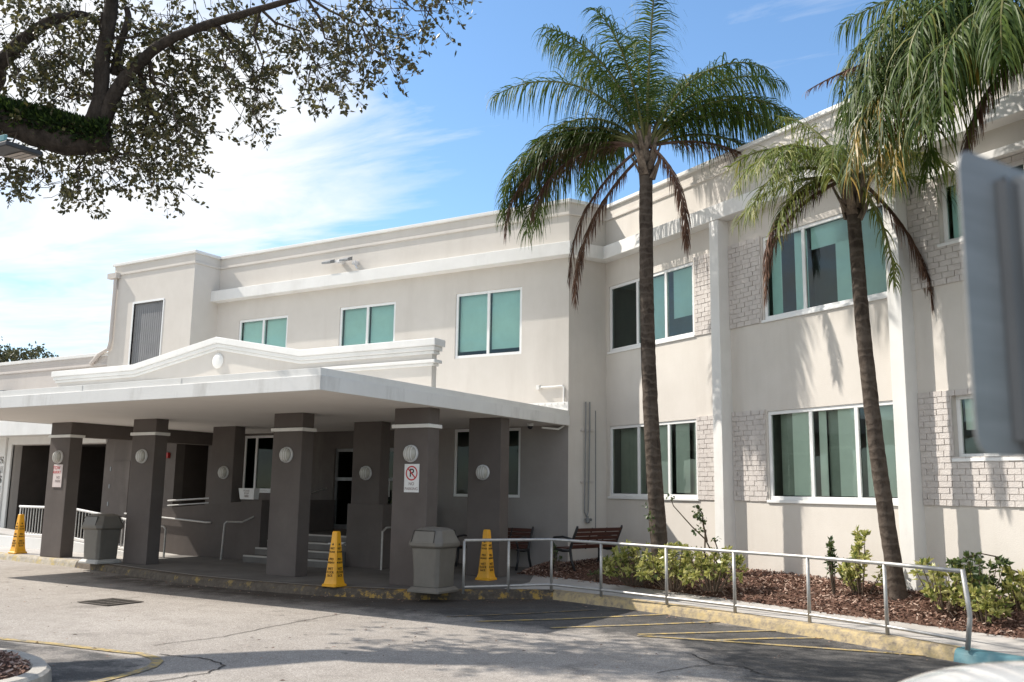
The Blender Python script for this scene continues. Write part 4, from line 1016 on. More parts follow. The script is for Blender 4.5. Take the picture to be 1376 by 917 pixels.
P2 = [(185,38,2.08,108,'young',{'ll':.56,'nl':74,'sag':1.15,'lw':.0095}),(200,42,2.00,112,'young',{'ll':.56,'nl':74,'sag':1.15,'lw':.0095}),(165,50,2.00,95,'young',{'ll':.56,'nl':74,'sag':1.15,'lw':.0095}),(130,72,1.84,50,'young',{'ll':.56,'nl':74,'sag':1.15,'lw':.0095}),(-150,38,2.00,118,'young',{'ll':.56,'nl':74,'sag':1.15,'lw':.0095}),(-120,32,1.92,118,'young',{'ll':.56,'nl':74,'sag':1.15,'lw':.0095}),(-80,38,1.76,112,'young',{'ll':.56,'nl':74,'sag':1.15,'lw':.0095}),(-40,32,1.84,118,'young',{'ll':.56,'nl':74,'sag':1.15,'lw':.0095}),(215,30,1.92,112,'young',{'ll':.56,'nl':74,'sag':1.15,'lw':.0095}),(-170,20,2.00,105,'young',{'ll':.56,'nl':74,'sag':1.15,'lw':.0095}),
      (170,8,1.92,72,'young',{'ll':.56,'nl':74,'sag':1.15,'lw':.0095}),(10,42,1.84,102,'young',{'ll':.56,'nl':74,'sag':1.15,'lw':.0095}),(-10,10,1.76,80,'green',{'ll':.56,'nl':74,'sag':1.15,'lw':.0095}),(-160,-5,1.84,80,'young',{'ll':.56,'nl':74,'sag':1.15,'lw':.0095}),
      (196,-12,2.3,82,'dead',{'ll':.4,'nl':150}),(178,-25,2.4,72,'dead',{'ll':.4,'nl':150}),(-8,-45,2.3,44,'dead',{'ll':.38,'nl':150}),(-60,-58,1.9,32,'young',{'ll':.4,'nl':60})]
palm('queen_palm', 'shorter slim palm with pale sparse crown in front of the wing centre bay', (-2.20,14.35,.30), (-2.57,14.30,6.5), .118, .10, P2)
P3 = [(178,36,3.53,132,'green'),(184,26,3.61,126,'green'),(192,22,3.61,122,'green'),(200,34,3.44,134,'green'),(172,44,3.44,129,'green'),(165,30,3.53,126,'green'),(155,40,3.35,124,'green'),(180,18,3.44,112,'green'),(205,16,3.53,112,'green'),(188,44,3.53,139,'green'),
      (-150,18,3.53,116,'green'),(-135,30,3.44,126,'green'),(-110,40,3.27,126,'green'),(140,60,3.27,84,'green'),(110,60,3.18,94,'green'),(60,60,3.10,94,'green'),(20,45,3.10,114,'green'),(-30,40,3.10,119,'green'),(-70,35,3.10,119,'green'),
      (190,4,3.70,96,'yellow',{'ll':.7}),(183,0,3.44,92,'yellow',{'ll':.6}),(186,8,3.9,98,'yellow',{'ll':.8}),(194,-2,3.6,86,'yellow',{'ll':.8}),(182,4,3.4,38,'dead',{'ll':.12}),(-170,-8,2.92,82,'green'),(172,-4,2.92,84,'green'),(-165,-30,2.6,60,'dead',{'ll':.4,'out':.3})]
palm('queen_palm', 'large palm whose heavy fronds hang in from the right edge of the picture', (.25,12.85,.35), (.33,12.95,7.35), .19, .16, P3)

# ------------------------------------------------------------------ broadleaf helpers
def leaf(q, p, d, nrm, L_, wd, fold=.25):
    d = d.normalized(); s = d.cross(nrm)
    if s.length < .05: s = d.cross(Vector((1,.3,.2)))
    s.normalize(); n_ = s.cross(d); m = p+d*L_*.5
    q.add([p, m+s*wd+n_*wd*fold, p+d*L_, m-s*wd+n_*wd*fold],[(0,1,2,3)])
def rdir(zb=0):
    v = Vector((random.gauss(0,1),random.gauss(0,1),random.gauss(0,1)+zb)); return v.normalized()
def shrub(name, label, base, w_, h, nst, nl, L_, m, group='bushes in the mulch bed', wd=.27, spread=1.0):
    B = Vector(base); t = thing(name, label, 'shrub', base, group); qs, ql = MB(), MB()
    for i in range(nst):
        a = random.uniform(0,6.28); r = math.sqrt(random.random())*w_*spread; hh = h*random.choice((.45,.6,.75,.9,1.05))*random.uniform(.85,1.1)*(1-.3*(r/(w_+.01))**2)
        e = B+Vector((math.cos(a)*r,math.sin(a)*r,hh)); md = B.lerp(e,.5)+Vector((math.cos(a)*r*.2,math.sin(a)*r*.2,.04)); s0 = B+Vector((math.cos(a)*r*.25,math.sin(a)*r*.25,-.03))
        qs.tube([s0,md,e],[.010,.008,.004],5)
        ax_ = (e-md).normalized()
        for k in range(nl):
            if k < nl*.62:
                p = e - ax_*random.uniform(0,.05); dd = (rdir()+ax_*random.uniform(.1,.9)).normalized()
            else:
                f = random.uniform(.35,.98); p = s0.lerp(md,min(1,f*2)) if f < .5 else md.lerp(e,(f-.5)*2); dd = rdir(.3)
            leaf(ql,p,dd,rdir(),L_*random.uniform(.55,1.2),L_*wd*random.uniform(.6,1),.5)
    qs.build('stems', brownst, t); ql.build('foliage', m, t); return t
# positions in the bed
shrub('croton_bush','low yellow green bush at the foot of the tall palm, left clump',gz(852,784,.24),.60,.62,34,26,.115,crotonm)
shrub('croton_bush','spreading yellow green bush right of the tall palm trunk',gz(905,790,.24),.62,.68,36,26,.115,crotonm)
shrub('croton_bush','yellow green bush in front of the first white pilaster',gz(957,792,.28),.56,.64,34,26,.115,crotonm)
shrub('croton_bush','small sparse bush in the shade beside the bench arm',gz(748,768,.22),.14,.55,6,14,.07,darkshrub)
shrub('croton_bush','narrow upright bush with drooping leaves under the wing window',gz(1121,796,.38),.10,.85,8,30,.085,darkshrub)
shrub('croton_bush','tall bright bush left of the leaning palm trunk',gz(1156,802,.33),.42,.88,24,24,.115,crotonm)
shrub('croton_bush','small leafy plant right of the leaning palm trunk',gz(1219,796,.33),.13,.48,7,18,.085,darkshrub)
shrub('croton_bush','full yellow green bush behind the bent railing post',gz(1270,822,.3),.40,.68,26,24,.115,crotonm)
shrub('croton_bush','green topped bush right of the bent railing post',gz(1318,826,.3),.36,.82,18,24,.11,darkshrub)
shrub('croton_bush','lower yellow clump in front of the green topped bush',gz(1324,838,.24),.28,.48,18,24,.11,crotonm)
shrub('croton_bush','yellow green bush at the right edge of the bed',gz(1376,832,.28),.26,.64,16,24,.11,crotonm)
shrub('croton_bush','thin dark sprig in the shaded mulch in front of the bench',gz(800,778,.2),.16,.22,8,8,.06,darkshrub)
# bare leaning branches
t = thing('leaning_shrub', 'bare leaning shrub with few leaves in front of the first white pilaster', 'shrub', gz(978,790,.3), 'bushes in the mulch bed')
B = gz(978,786,.32); off_ = -VDh*.0
g_ = lambda u,v: gd(u,v,CAMZ and (B-CAM).dot(VD)*1.0)
qs, ql = MB(), MB()
for ptsx in ([(978,782),(965,760),(948,725),(930,708),(905,680),(902,672)],[(950,728),(945,705),(944,690),(936,680)],[(978,780),(955,758),(942,735)],[(975,775),(968,750),(960,725)],[(948,712),(947,740),(948,755)]):
    pp = [g_(u,v) for u,v in ptsx]; qs.tube(pp,[.014*(1-i/len(pp))+.004 for i in range(len(pp))],5)
for (u,v,n_,sp) in ((938,692,50,.11),(902,668,10,.07),(945,700,24,.08),(942,712,8,.05),(962,725,10,.06),(938,680,14,.08),(934,716,8,.05)):
    for k in range(n_): leaf(ql, g_(u,v)+rdir()*sp*random.random(), rdir(-.4), rdir(), random.uniform(.05,.085), .022)
qs.build('stems', brownst, t); ql.build('foliage', darkshrub, t)
t = thing('leaning_shrub', 'long arching bare branch with leaf tufts at the right edge above the bed', 'shrub', gz(1372,826,.3), 'bushes in the mulch bed')
Bq = gz(1372,826,.3); g2 = lambda u,v: gd(u,v,(Bq-CAM).dot(VD))
qs, ql = MB(), MB()
for ptsx in ([(1372,826),(1360,790),(1350,760),(1338,748),(1318,744),(1290,752)],[(1352,764),(1376,772),(1395,780)],[(1366,808),(1348,800),(1335,790)]):
    pp = [g2(u,v) for u,v in ptsx]; qs.tube(pp,[.012*(1-i/len(pp))+.004 for i in range(len(pp))],5)
for (u,v,n_,sp) in ((1350,762,34,.10),(1355,780,22,.08),(1290,755,16,.08),(1310,748,22,.10),(1358,792,16,.06)):
    for k in range(n_): leaf(ql, g2(u,v)+rdir()*sp*random.random(), rdir(-.3), rdir(), random.uniform(.06,.10), .026)
qs.build('stems', brownst, t); ql.build('foliage', darkshrub, t)
t = thing('leaning_shrub', 'thin dark sapling with small leaves left of the tall palm trunk', 'shrub', gz(872,770,.3), 'bushes in the mulch bed')
Bq = gz(876,775,.3); qs, ql = MB(), MB(); pp = [g_(u,v) for u,v in [(880,775),(876,740),(872,700),(871,690)]]; qs.tube(pp,.006,5)
for (u,v,n_,sp) in ((872,694,14,.09),(876,712,10,.07),(868,680,5,.05)):
    for k in range(n_): leaf(ql, g_(u,v)+rdir()*sp*random.random(), rdir(-.3), rdir(), random.uniform(.06,.09), .024)
qs.build('stems', brownst, t); ql.build('foliage', darkshrub, t)
# white rock
q = MB(); c = gz(1342,842,.2); rings = []
for i in range(7):
    f = i/6; r = .14*math.sin(math.pi*(.12+.86*f)); rings.append([(c.x+r*1.25*math.cos(a)*random.uniform(.85,1.1),c.y+r*math.sin(a)*random.uniform(.85,1.1),c.z-.04+.16*f) for a in [2*math.pi*k/10 for k in range(10)]])
q.loft(rings); tag(q.build('rock', rockm, None, smooth=False), 'pale rock at the front edge of the mulch near the right side','rock')

# ------------------------------------------------------------------ oak hanging in at the upper left
ok = thing('oak_tree', 'big oak with a mossy limb and dark hanging foliage at the upper left', 'tree', (-15.2,2.2,0))
D0 = 13.2
def op(u, v, dd=0): return gd(u, v, D0+dd)
q = MB(); Tb = Vector((-15.2,2.2,0))
q.tube([Tb+Vector((0,0,-.1)),Tb+Vector((0,0,.4)),Tb+Vector((.05,.1,2)),Tb+Vector((.15,.25,3.8)),Tb+Vector((.3,.4,5.2)),Tb+Vector((.2,.5,7.5)),Tb+Vector((0,.6,10))],[.62,.5,.44,.42,.38,.26,.12],14)
q.build('trunk', bark, ok, smooth=True)
def limb(pts, rs, n=12, nm='limb'):
    q = MB(); P = [Vector(p) for p in pts]; out = []; ro = []
    for i in range(len(P)-1):
        p0 = P[max(0,i-1)]; p1 = P[i]; p2 = P[i+1]; p3 = P[min(len(P)-1,i+2)]
        for k in range(5):
            t = k/5; out.append(.5*((2*p1)+(p2-p0)*t+(2*p0-5*p1+4*p2-p3)*t*t+(3*p1-p0-3*p2+p3)*t**3)+rdir()*rs[i]*.06); ro.append((rs[i]+(rs[i+1]-rs[i])*t)*random.uniform(.94,1.06))
    out.append(P[-1]); ro.append(rs[-1]); q.tube(out,ro,n); return q.build(nm, bark, ok, smooth=True)
T5 = Tb+Vector((.28,.38,4.9)); T6 = Tb+Vector((.28,.45,6.0))
limb([T5,op(-160,120,.3),op(-60,140,.1),op(0,158),op(60,180),op(110,190),op(144,186)],[.36,.32,.26,.225,.22,.21,.185])
limb([op(118,176),op(133,140),op(138,80),op(148,20),op(156,-60),op(160,-160)],[.13,.112,.105,.098,.08,.05])
limb([op(136,172,.05),op(155,125,.0),op(180,92,-.1),op(225,55,-.2),op(290,30,-.3),op(350,12,-.4),op(410,-6,-.5),op(480,-40,-.6)],[.12,.098,.085,.072,.058,.046,.036,.025])
limb([T6,op(-60,130,.5),op(0,85,.4),op(30,55,.4),op(70,28,.4),op(110,20,.5),op(150,38,.6)],[.2,.16,.115,.10,.08,.06,.035])
limb([op(152,100,.15),op(163,55,.2),op(172,28,.2),op(170,10,.2)],[.062,.055,.05,.04])
limb([op(160,90,.1),op(180,105,.2),op(205,150,.2),op(225,185,.2)],[.05,.045,.03,.015])
limb([op(186,95,.1),op(200,140,.2),op(190,190,.3)],[.035,.03,.012])
# mossy fern coat on the broken limb
q = MB()
for i in range(5200):
    f = random.random(); u = -20+165*f; v = 152+34*min(1,f*1.15)
    a = random.uniform(R(-35),R(215)); base = op(u,v)+ (Vector((0,0,1))*math.sin(a)+VRh*math.cos(a)*.2+VDh*-math.cos(a))*.20
    if a < 0 and random.random() < .5: continue
    dd = (Vector((0,0,1))*(math.sin(a)+.4)+VDh*-math.cos(a)*.7+rdir()*.7).normalized()
    leaf(q, base, dd, rdir(), random.uniform(.05,.14), .02)
q.build('moss_ferns', fernm, ok)
ql, qs = MB(), MB()
blobs = [(20,20,70,60),(80,60,60,46),(50,110,60,44),(110,100,55,34),(190,30,55,34),(215,95,55,40),(190,140,50,40),(215,185,45,40),(225,230,32,26),(165,215,34,30),(205,160,45,30),(110,240,32,22),(60,235,34,20),(15,230,40,24),(30,165,30,10),(90,160,30,12),
 (250,30,45,26),(265,75,45,32),(300,90,42,28),(255,125,40,22),(310,30,45,22),(345,75,38,24),(345,120,28,18),(338,155,18,12),(345,172,10,6),(380,40,42,22),(420,55,40,24),(430,95,32,20),(418,125,14,8),(470,50,42,24),(475,95,32,22),(515,75,34,20),(540,88,16,8),(510,25,42,20),(555,20,36,18),(590,8,24,12),(400,5,60,20),(300,-20,60,20),(150,-10,60,24),(60,-20,80,30),(260,165,22,12),(250,195,22,12),(130,200,30,16),(270,150,16,8),(15,70,40,24),(150,60,40,20),(100,15,40,20),(235,215,22,14),(90,255,14,6),(450,120,10,5)]
for (u,v,r,n_) in blobs:
    for k in range(int(n_*.82)):
        a = random.uniform(0,6.28); rr = r*math.sqrt(random.random()); dz = abs(random.gauss(0,1.1))-.15
        p = op(u+rr*math.cos(a), v+rr*math.sin(a), dz); d = (rdir(-.5)+VRh*.25).normalized(); L_ = random.uniform(.18,.42)
        e = p+d*L_+Vector((0,0,-.04)); s0 = p-d*random.uniform(.1,.35)+Vector((0,0,random.uniform(0,.12)))
        qs.tube([s0,p,e],[.006,.005,.002],3,cap=False)
        for j in range(random.randint(9,15)):
            f = random.uniform(.1,1.1)**.7; pp = p.lerp(e,f); leaf(ql, pp+rdir()*.04, (d*.6+rdir()).normalized(), rdir(), random.uniform(.06,.12), random.uniform(.019,.033))
# mid-size twigs linking clumps to the limbs
for (a,b) in (((133,140),(60,110)),((136,100),(50,70)),((140,120),(190,190)),((180,92),(260,125)),((225,55),(265,110)),((290,30),(300,90)),((290,30),(345,120)),((350,12),(340,150)),((350,12),(430,100)),((410,-6),(475,95)),((410,-6),(530,80)),((440,-15),(590,15)),((144,190),(215,235)),((140,195),(165,215)),((60,190),(60,240)),((110,192),(105,250)),((145,50),(215,30)),((148,20),(100,40)),((30,55),(20,110)),((70,28),(80,100)),((155,125),(210,150)),((200,75),(215,190)),((260,40),(330,60)),((470,-30),(520,60)),((0,158),(15,230)),((200,75),(250,200))):
    p0, p1 = op(*a), op(*b,random.uniform(-.5,.5)); md = p0.lerp(p1,.5)+rdir()*.18+Vector((0,0,.08)); m2 = p0.lerp(p1,.25)+rdir()*.08; m3 = p0.lerp(p1,.75)+rdir()*.12
    qs.tube([p0,m2,md,m3,p1],[.024,.019,.014,.010,.005],5)
    for k in range(7):
        f = random.uniform(.3,1); c_ = m2.lerp(p1,f)+rdir()*.05; e = c_+rdir(-.3)*random.uniform(.3,.7); qs.tube([c_,c_.lerp(e,.5)+rdir()*.05,e],[.009,.006,.003],4,cap=False)
        for j in range(16): leaf(ql, c_.lerp(e,random.uniform(.3,1.1))+rdir()*.06, rdir(-.3), rdir(), random.uniform(.06,.115), random.uniform(.019,.031))
qs.build('twigs', twigm, ok); ql.build('crown', oakleaf, ok)

# far tree beyond the annex
t = thing('far_tree', 'distant leafy tree top showing over the annex roof at the left', 'tree', (-52,33,0))
q = MB(); q.tube([(-52,33,0),(-52,33,4),(-51.5,33,8)],[.4,.3,.12],8); q.build('trunk', bark, t)
q = MB(); qs2 = MB()
Dt = (gz(10,500,8)-CAM).dot(VD) if False else 58
for (u,v,r,n_) in ((0,483,14,60),(-30,475,30,120),(20,480,10,40),(40,476,8,30),(52,472,6,20),(12,474,7,24),(62,481,8,24),(78,487,6,14),(-5,470,6,20),(30,486,14,60)):
    for k in range(n_):
        p = gd(u+random.gauss(0,r*.5),v+random.gauss(0,r*.45),Dt+random.gauss(0,.7))
        for j in range(5): leaf(q, p+rdir()*.18, rdir(), rdir(), random.uniform(.14,.26), random.uniform(.05,.08))
for a,b in (((10,500),(52,472)),((0,500),(0,470)),((25,500),(62,481))): qs2.tube([gd(*a,Dt),gd((a[0]+b[0])/2,(a[1]+b[1])/2-3,Dt),gd(*b,Dt)],[.06,.04,.02],5)
q.build('crown', farleaf, t); qs2.build('limbs', bark, t)

# ------------------------------------------------------------------ parking lot light whose head shows at the left edge
lt = thing('area_light', 'square parking light head with dark grid frame and teal top, under the mossy limb', 'street light', gz(-120,700,.0))
DL = 9.6
lp = lambda u,v: gd(u,v,DL)
LZ = 5.3; A, Bp, Cc, Dd = gz(-30,205,LZ), gz(31,216.5,LZ), gz(57,210,LZ), gz(8,195,LZ)
up = Vector((0,0,.055)); q = MB()
q.hexa([A,Bp,Cc,Dd],[A+up,Bp+up,Cc+up,Dd+up]); hd = q.build('lamp_head', black, lt, bevel=.01)
q = MB(); dz = Vector((0,0,-.006))
for i in range(3):
    f0, f1 = .50+i*.165, .50+i*.165+.135
    pt = lambda f,g: A.lerp(Bp,f).lerp(Dd.lerp(Cc,f),g)+dz
    q.quad(pt(f0,.12),pt(f0,.88),pt(f1,.88),pt(f1,.12))
q.build('lens', solarm, hd)
q = MB(); a2, b2 = A+up*1.05, Dd+up*1.05; E1, E2 = A.lerp(Bp,.35), Dd.lerp(Cc,.02); q.hexa([A+up*1.02,E1+up*1.02,E2+up*1.02,A.lerp(Dd,.9)+up*1.02],[A+up*2.4,E1+up*2.2,E2+up*2.2,A.lerp(Dd,.9)+up*2.4]); q.build('top_cover', tealm, hd, bevel=.01)
mc_ = A.lerp(Dd,.5)+up*.6; pb = gd(-120,207,DL); 
q = MB(); q.tube([mc_,pb+Vector((0,0,.05))],.045,8); q.tube([pb+Vector((0,0,.3)),Vector((pb.x,pb.y,0))],[.07,.09],10); q.build('pole', greymetal, lt)

# ------------------------------------------------------------------ foreground road sign seen from behind
fs = thing('road_sign', 'bare metal back of a rounded road sign close at the right edge', 'sign', (.2,2.1,0))
SD = 1.20
c0 = gd(1297,400,SD); rt = (VRh*math.cos(R(33))+VDh*math.sin(R(33))).normalized(); upv = Vector((0,0,1)); nv = rt.cross(upv)
zt = gd(1300,186,SD).z; zb = gd(1305,612,SD).z; W_ = .305; H_ = zt-zb; rc = .028
def rr(off_n):
    out = []
    for cx,cz,a0 in ((rc,rc,180),(W_-rc,rc,270),(W_-rc,H_-rc,0),(rc,H_-rc,90)):
        for k in range(7):
            a = R(a0+15*k); out.append(Vector((c0.x,c0.y,zb))+rt*(cx+rc*math.cos(a))+upv*(cz+rc*math.sin(a))+nv*off_n)
    return out
signback = mat('brushed_sign_back', (.185,.183,.18), (.23,.228,.225), 3, .5, metal=.4, stretch=(1,1,14), bscale=18, bstr=.05)
q = MB(); q.loft([rr(0),rr(.003)]); q.build('plate', signback, fs)
sgn0 = 1 if nv.dot(CAM-c0) > 0 else -1
q = MB(); ob = Vector((c0.x,c0.y,0))+rt*.135+nv*sgn0*.004
q.loft([[ob+rt*a+nv*sgn0*b+Vector((0,0,z)) for a,b in [(-.050,0),(-.042,.010),(.042,.010),(.050,0)]] for z in (zb+.02,zt-.03)]); q.build('dark_band', mat('dark_band_metal', (.13,.13,.13), (.155,.155,.155), 4, .55, metal=.3), fs)  # raised darker band down the back of the plate
q = MB(); o = Vector((c0.x,c0.y,0))+rt*(W_*.5)+nv*.03
def chan(z0,z1):
    pts = [(-.045,.028),(-.028,.028),(-.020,0),(.020,0),(.028,.028),(.045,.028),(.045,.032),(.025,.032),(.016,.004),(-.016,.004),(-.025,.032),(-.045,.032)]
    return [[o+rt*a-nv*(b-.0)*1+Vector((0,0,z)) for a,b in pts] for z in (z0,z1)]
sgn = nv.dot(CAM-c0); nv2 = nv if sgn > 0 else -nv
o = Vector((c0.x,c0.y,0))+rt*(W_*.5)+nv2*.036
q.loft([[o+rt*a-nv2*b+Vector((0,0,z)) for a,b in [(-.045,.032),(-.026,.032),(-.018,0),(.018,0),(.026,.032),(.045,.032),(.045,.028),(.030,.028),(.021,-.004),(-.021,-.004),(-.030,.028),(-.045,.028)]] for z in (0,zt-.02)]); q.build('post', greymetal, fs)

# ------------------------------------------------------------------ white car in the lower right corner
m, nt, out = nodes('white_car_paint'); p = N(nt,'ShaderNodeBsdfPrincipled'); p.inputs['Base Color'].default_value=(.62,.62,.61,1); p.inputs['Roughness'].default_value=.25; p.inputs['Coat Weight'].default_value=1; p.inputs['Coat Roughness'].default_value=.04
nt.links.new(noise(nt,3,3,.5),p.inputs['Roughness']) if False else None
nt.links.new(p.outputs[0],out.inputs[0]); carpaint = m
carglass = mat('car_window_glass', (.02,.025,.025), rough=.05, spec=.8); tyrem = mat('tyre_rubber', (.02,.02,.02), rough=.9); rimm = mat('wheel_rim', (.4,.4,.4), rough=.3, metal=.8)
CF = -VRh; CS = Vector((-CF.y,CF.x,0))
CO = VRh*-.86 + VDh*2.22      # front centre of the car
car = thing('parked_car', 'white car parked in the lower right corner, only its roof in view', 'car', CO)
cp = lambda l,s,z: CO - CF*l + CS*s + Vector((0,0,z))
def sect(l, hw, zb_, zt_, crown, tuck=.1):
    out = [cp(l,-hw+.04,zb_),cp(l,-hw,zb_+.18),cp(l,-hw,zt_-tuck*1.6),cp(l,-hw+.05,zt_-tuck*.6),cp(l,-hw*.72,zt_-.01),cp(l,-hw*.35,zt_+crown*.8),cp(l,0,zt_+crown),cp(l,hw*.35,zt_+crown*.8),cp(l,hw*.72,zt_-.01),cp(l,hw-.05,zt_-tuck*.6),cp(l,hw,zt_-tuck*1.6),cp(l,hw,zb_+.18),cp(l,hw-.04,zb_)]
    return out
q = MB(); q.loft([sect(.0,.60,.30,.62,.01),sect(.06,.76,.22,.72,.02),sect(.25,.86,.18,.80,.03),sect(.6,.90,.16,.88,.035),sect(1.1,.91,.16,.95,.03),sect(1.6,.91,.16,.98,.02),sect(2.6,.92,.16,.99,.01),sect(3.6,.91,.16,1.0,.01),sect(4.3,.88,.2,.98,.01),sect(4.55,.80,.3,.92,.01)])
b = q.build('body', carpaint, car, smooth=True); sm = b.modifiers.new('Subsurf','SUBSURF'); sm.levels = 2; sm.render_levels = 2
def cab(l,hw,z): return [cp(l,-hw,z),cp(l,hw,z)]
q = MB(); q.loft([[cp(1.35,-.80,.96),cp(1.35,.80,.96),cp(4.0,.80,.98),cp(4.0,-.80,.98)],[cp(1.84,-.66,1.24),cp(1.84,.66,1.24),cp(3.6,.66,1.24),cp(3.6,-.66,1.24)]]); q.build('window', carglass, car, bevel=.03)
def rs(l,hw,z): return [cp(l,-hw,z-.13),cp(l,-hw*.93,z-.065),cp(l,-hw*.6,z-.018),cp(l,0,z),cp(l,hw*.6,z-.018),cp(l,hw*.93,z-.065),cp(l,hw,z-.13),cp(l,hw*.5,z-.16),cp(l,-hw*.5,z-.16)]
q = MB(); q.loft([rs(1.86,.62,1.278),rs(1.95,.64,1.323),rs(2.1,.65,1.373),rs(2.3,.66,1.390),rs(2.7,.66,1.398),rs(3.2,.65,1.383),rs(3.55,.62,1.338)]); rfo = q.build('roof', carpaint, car, smooth=True); sm = rfo.modifiers.new('Subsurf','SUBSURF'); sm.levels = 2; sm.render_levels = 2
for l in (.85,3.55):
    for s in (-1,1):
        M = Matrix.Translation(cp(l,s*.84,.32)) @ Matrix.Rotation(math.atan2(CS.y,CS.x),4,'Z') @ Matrix.Rotation(R(90),4,'Y')
        q = MB(); q.lathe([(.20,-.1),(.31,-.1),(.32,-.06),(.32,.06),(.31,.1),(.20,.1)],24,M); wq = q.build('wheel', tyrem, car, smooth=False)
        q = MB(); q.lathe([(.05,-.08),(.20,-.085),(.20,.085),(.05,.08)],20,M); q.build('rim', rimm, wq)
for s in (-1,1):
    q = MB(); q.loft([[cp(.10,s*.55-.13,.60),cp(.10,s*.55+.13,.60),cp(.10,s*.55+.13,.70),cp(.10,s*.55-.13,.70)],[cp(.0,s*.54-.11,.62),cp(.02,s*.54+.11,.62),cp(.03,s*.54+.11,.69),cp(.01,s*.54-.11,.69)]]); q.build('headlight', lampglass, car)
CAR = car

# ------------------------------------------------------------------ sky, sun, camera
AZ, EL = R(12), R(45.5)
sun = bpy.data.lights.new('sun','SUN'); sun.energy = 4.35; sun.angle = R(.53); sun.color = (1,.94,.855)
so = bpy.data.objects.new('sun', sun); COL.objects.link(so)
sd = Vector((math.cos(AZ)*math.cos(EL), math.sin(AZ)*math.cos(EL), -math.sin(EL)))
so.rotation_euler = sd.to_track_quat('-Z','Y').to_euler(); so.location = (-20,-5,25)
w = bpy.data.worlds.new('World'); scene.world = w; w.use_nodes = True; nt = w.node_tree; nt.nodes.clear()
out = nt.nodes.new('ShaderNodeOutputWorld'); bg = nt.nodes.new('ShaderNodeBackground'); nt.links.new(bg.outputs[0], out.inputs[0])
sky = nt.nodes.new('ShaderNodeTexSky'); sky.sky_type = 'NISHITA'; sky.sun_disc = False; sky.sun_elevation = EL
sv = -sd; sky.sun_rotation = math.atan2(sv.x, sv.y) % (2*math.pi)
sky.air_density = 1.0; sky.dust_density = .4; sky.ozone_density = 1.6
bg.inputs[1].default_value = .15
tc = nt.nodes.new('ShaderNodeTexCoord'); sep = nt.nodes.new('ShaderNodeSeparateXYZ'); nt.links.new(tc.outputs['Generated'], sep.inputs[0])
zc = N(nt,'ShaderNodeMath',operation='MAXIMUM'); nt.links.new(sep.outputs[2],zc.inputs[0]); zc.inputs[1].default_value=.06
dv = nt.nodes.new('ShaderNodeVectorMath'); dv.operation='DIVIDE'; cmb = nt.nodes.new('ShaderNodeCombineXYZ')
for i in range(3): nt.links.new(zc.outputs[0],cmb.inputs[i])
nt.links.new(tc.outputs['Generated'],dv.inputs[0]); nt.links.new(cmb.outputs[0],dv.inputs[1])
mp = nt.nodes.new('ShaderNodeMapping'); mp.inputs['Rotation'].default_value=(0,0,R(-35)); mp.inputs['Scale'].default_value=(.62,1.15,1); nt.links.new(dv.outputs[0],mp.inputs[0])
n1 = N(nt,'ShaderNodeTexNoise'); n1.inputs['Scale'].default_value=1.5; n1.inputs['Detail'].default_value=9; n1.inputs['Roughness'].default_value=.6; n1.inputs['Distortion'].default_value=.5; nt.links.new(mp.outputs[0],n1.inputs[0])
dt = nt.nodes.new('ShaderNodeVectorMath'); dt.operation='DOT_PRODUCT'; nt.links.new(tc.outputs['Generated'],dt.inputs[0])
lv_ = (-VRh*.93 - Vector((0,0,.36))); dt.inputs[1].default_value = lv_
mr = nt.nodes.new('ShaderNodeMapRange'); mr.inputs[1].default_value=-.14; mr.inputs[2].default_value=.22; mr.inputs[3].default_value=-.22; mr.inputs[4].default_value=.17; nt.links.new(dt.outputs['Value'],mr.inputs[0])
ad = N(nt,'ShaderNodeMath',operation='ADD'); nt.links.new(n1.outputs['Fac'],ad.inputs[0]); nt.links.new(mr.outputs[0],ad.inputs[1])
mr3 = nt.nodes.new('ShaderNodeMapRange'); mr3.inputs[1].default_value=.13; mr3.inputs[2].default_value=.26; mr3.inputs[3].default_value=-.17; mr3.inputs[4].default_value=0; nt.links.new(sep.outputs[2],mr3.inputs[0])
adz = N(nt,'ShaderNodeMath',operation='ADD'); nt.links.new(ad.outputs[0],adz.inputs[0]); nt.links.new(mr3.outputs[0],adz.inputs[1]); ad = adz
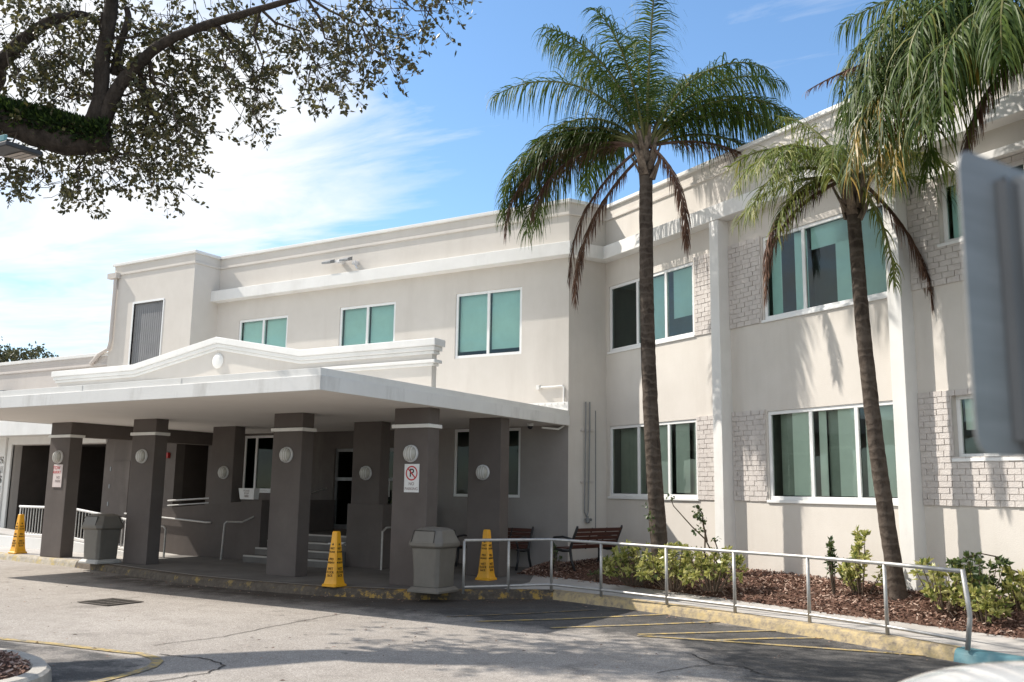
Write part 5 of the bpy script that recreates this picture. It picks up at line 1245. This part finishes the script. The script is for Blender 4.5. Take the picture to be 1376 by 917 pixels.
dt2 = nt.nodes.new('ShaderNodeVectorMath'); dt2.operation='DOT_PRODUCT'; nt.links.new(tc.outputs['Generated'],dt2.inputs[0]); dt2.inputs[1].default_value = (-VDh*.8 + VRh*.6)
mr_fill = nt.nodes.new('ShaderNodeMapRange'); mr_fill.inputs[1].default_value=.0; mr_fill.inputs[2].default_value=.5; mr_fill.inputs[3].default_value=0; mr_fill.inputs[4].default_value=.24; nt.links.new(dt2.outputs['Value'],mr_fill.inputs[0])  # second cloud bank out of view, added to lift the fill light
ad0 = ad; ad = N(nt,'ShaderNodeMath',operation='ADD'); nt.links.new(ad0.outputs[0],ad.inputs[0]); nt.links.new(mr_fill.outputs[0],ad.inputs[1])
cr = ramp(nt, ad.outputs[0], [(.38,(0,)),(.52,(.5,)),(.70,(1,))])
cl = nt.nodes.new('ShaderNodeMix'); cl.data_type='RGBA'; nt.links.new(cr,cl.inputs[0]); 
SKYMUL = nt.nodes.new('ShaderNodeMix'); SKYMUL.data_type='RGBA'; SKYMUL.blend_type='MULTIPLY'; SKYMUL.inputs[0].default_value=1; nt.links.new(sky.outputs[0],SKYMUL.inputs[6]); SKYMUL.inputs[7].default_value=(.80,.96,1.04,1)
nt.links.new(SKYMUL.outputs[2],cl.inputs[6]); cl.inputs[7].default_value=(4.9,5.0,5.15,1)
nt.links.new(cl.outputs[2],bg.inputs[0])

cam = bpy.data.cameras.new('camera'); co = bpy.data.objects.new('camera', cam); COL.objects.link(co)
cam.sensor_width = 36; cam.lens = F/1376*36; cam.clip_end = 2000; cam.clip_start = .05
M3 = Matrix((RC[0], -Vector(RC[1]), -Vector(RC[2]))).transposed()
co.matrix_world = Matrix.Translation(CAM) @ M3.to_4x4()
cam.dof.use_dof = True; cam.dof.focus_distance = 17; cam.dof.aperture_fstop = 3.2
scene.camera = co
vs_ = scene.view_settings; vs_.view_transform = 'Standard'; vs_.look = 'None'; vs_.exposure = 0.55; vs_.gamma = 1; vs_.use_curve_mapping = False
scene.render.resolution_x = 1024; scene.render.resolution_y = 682
scene.cycles.max_bounces = 8; scene.cycles.transparent_max_bounces = 12
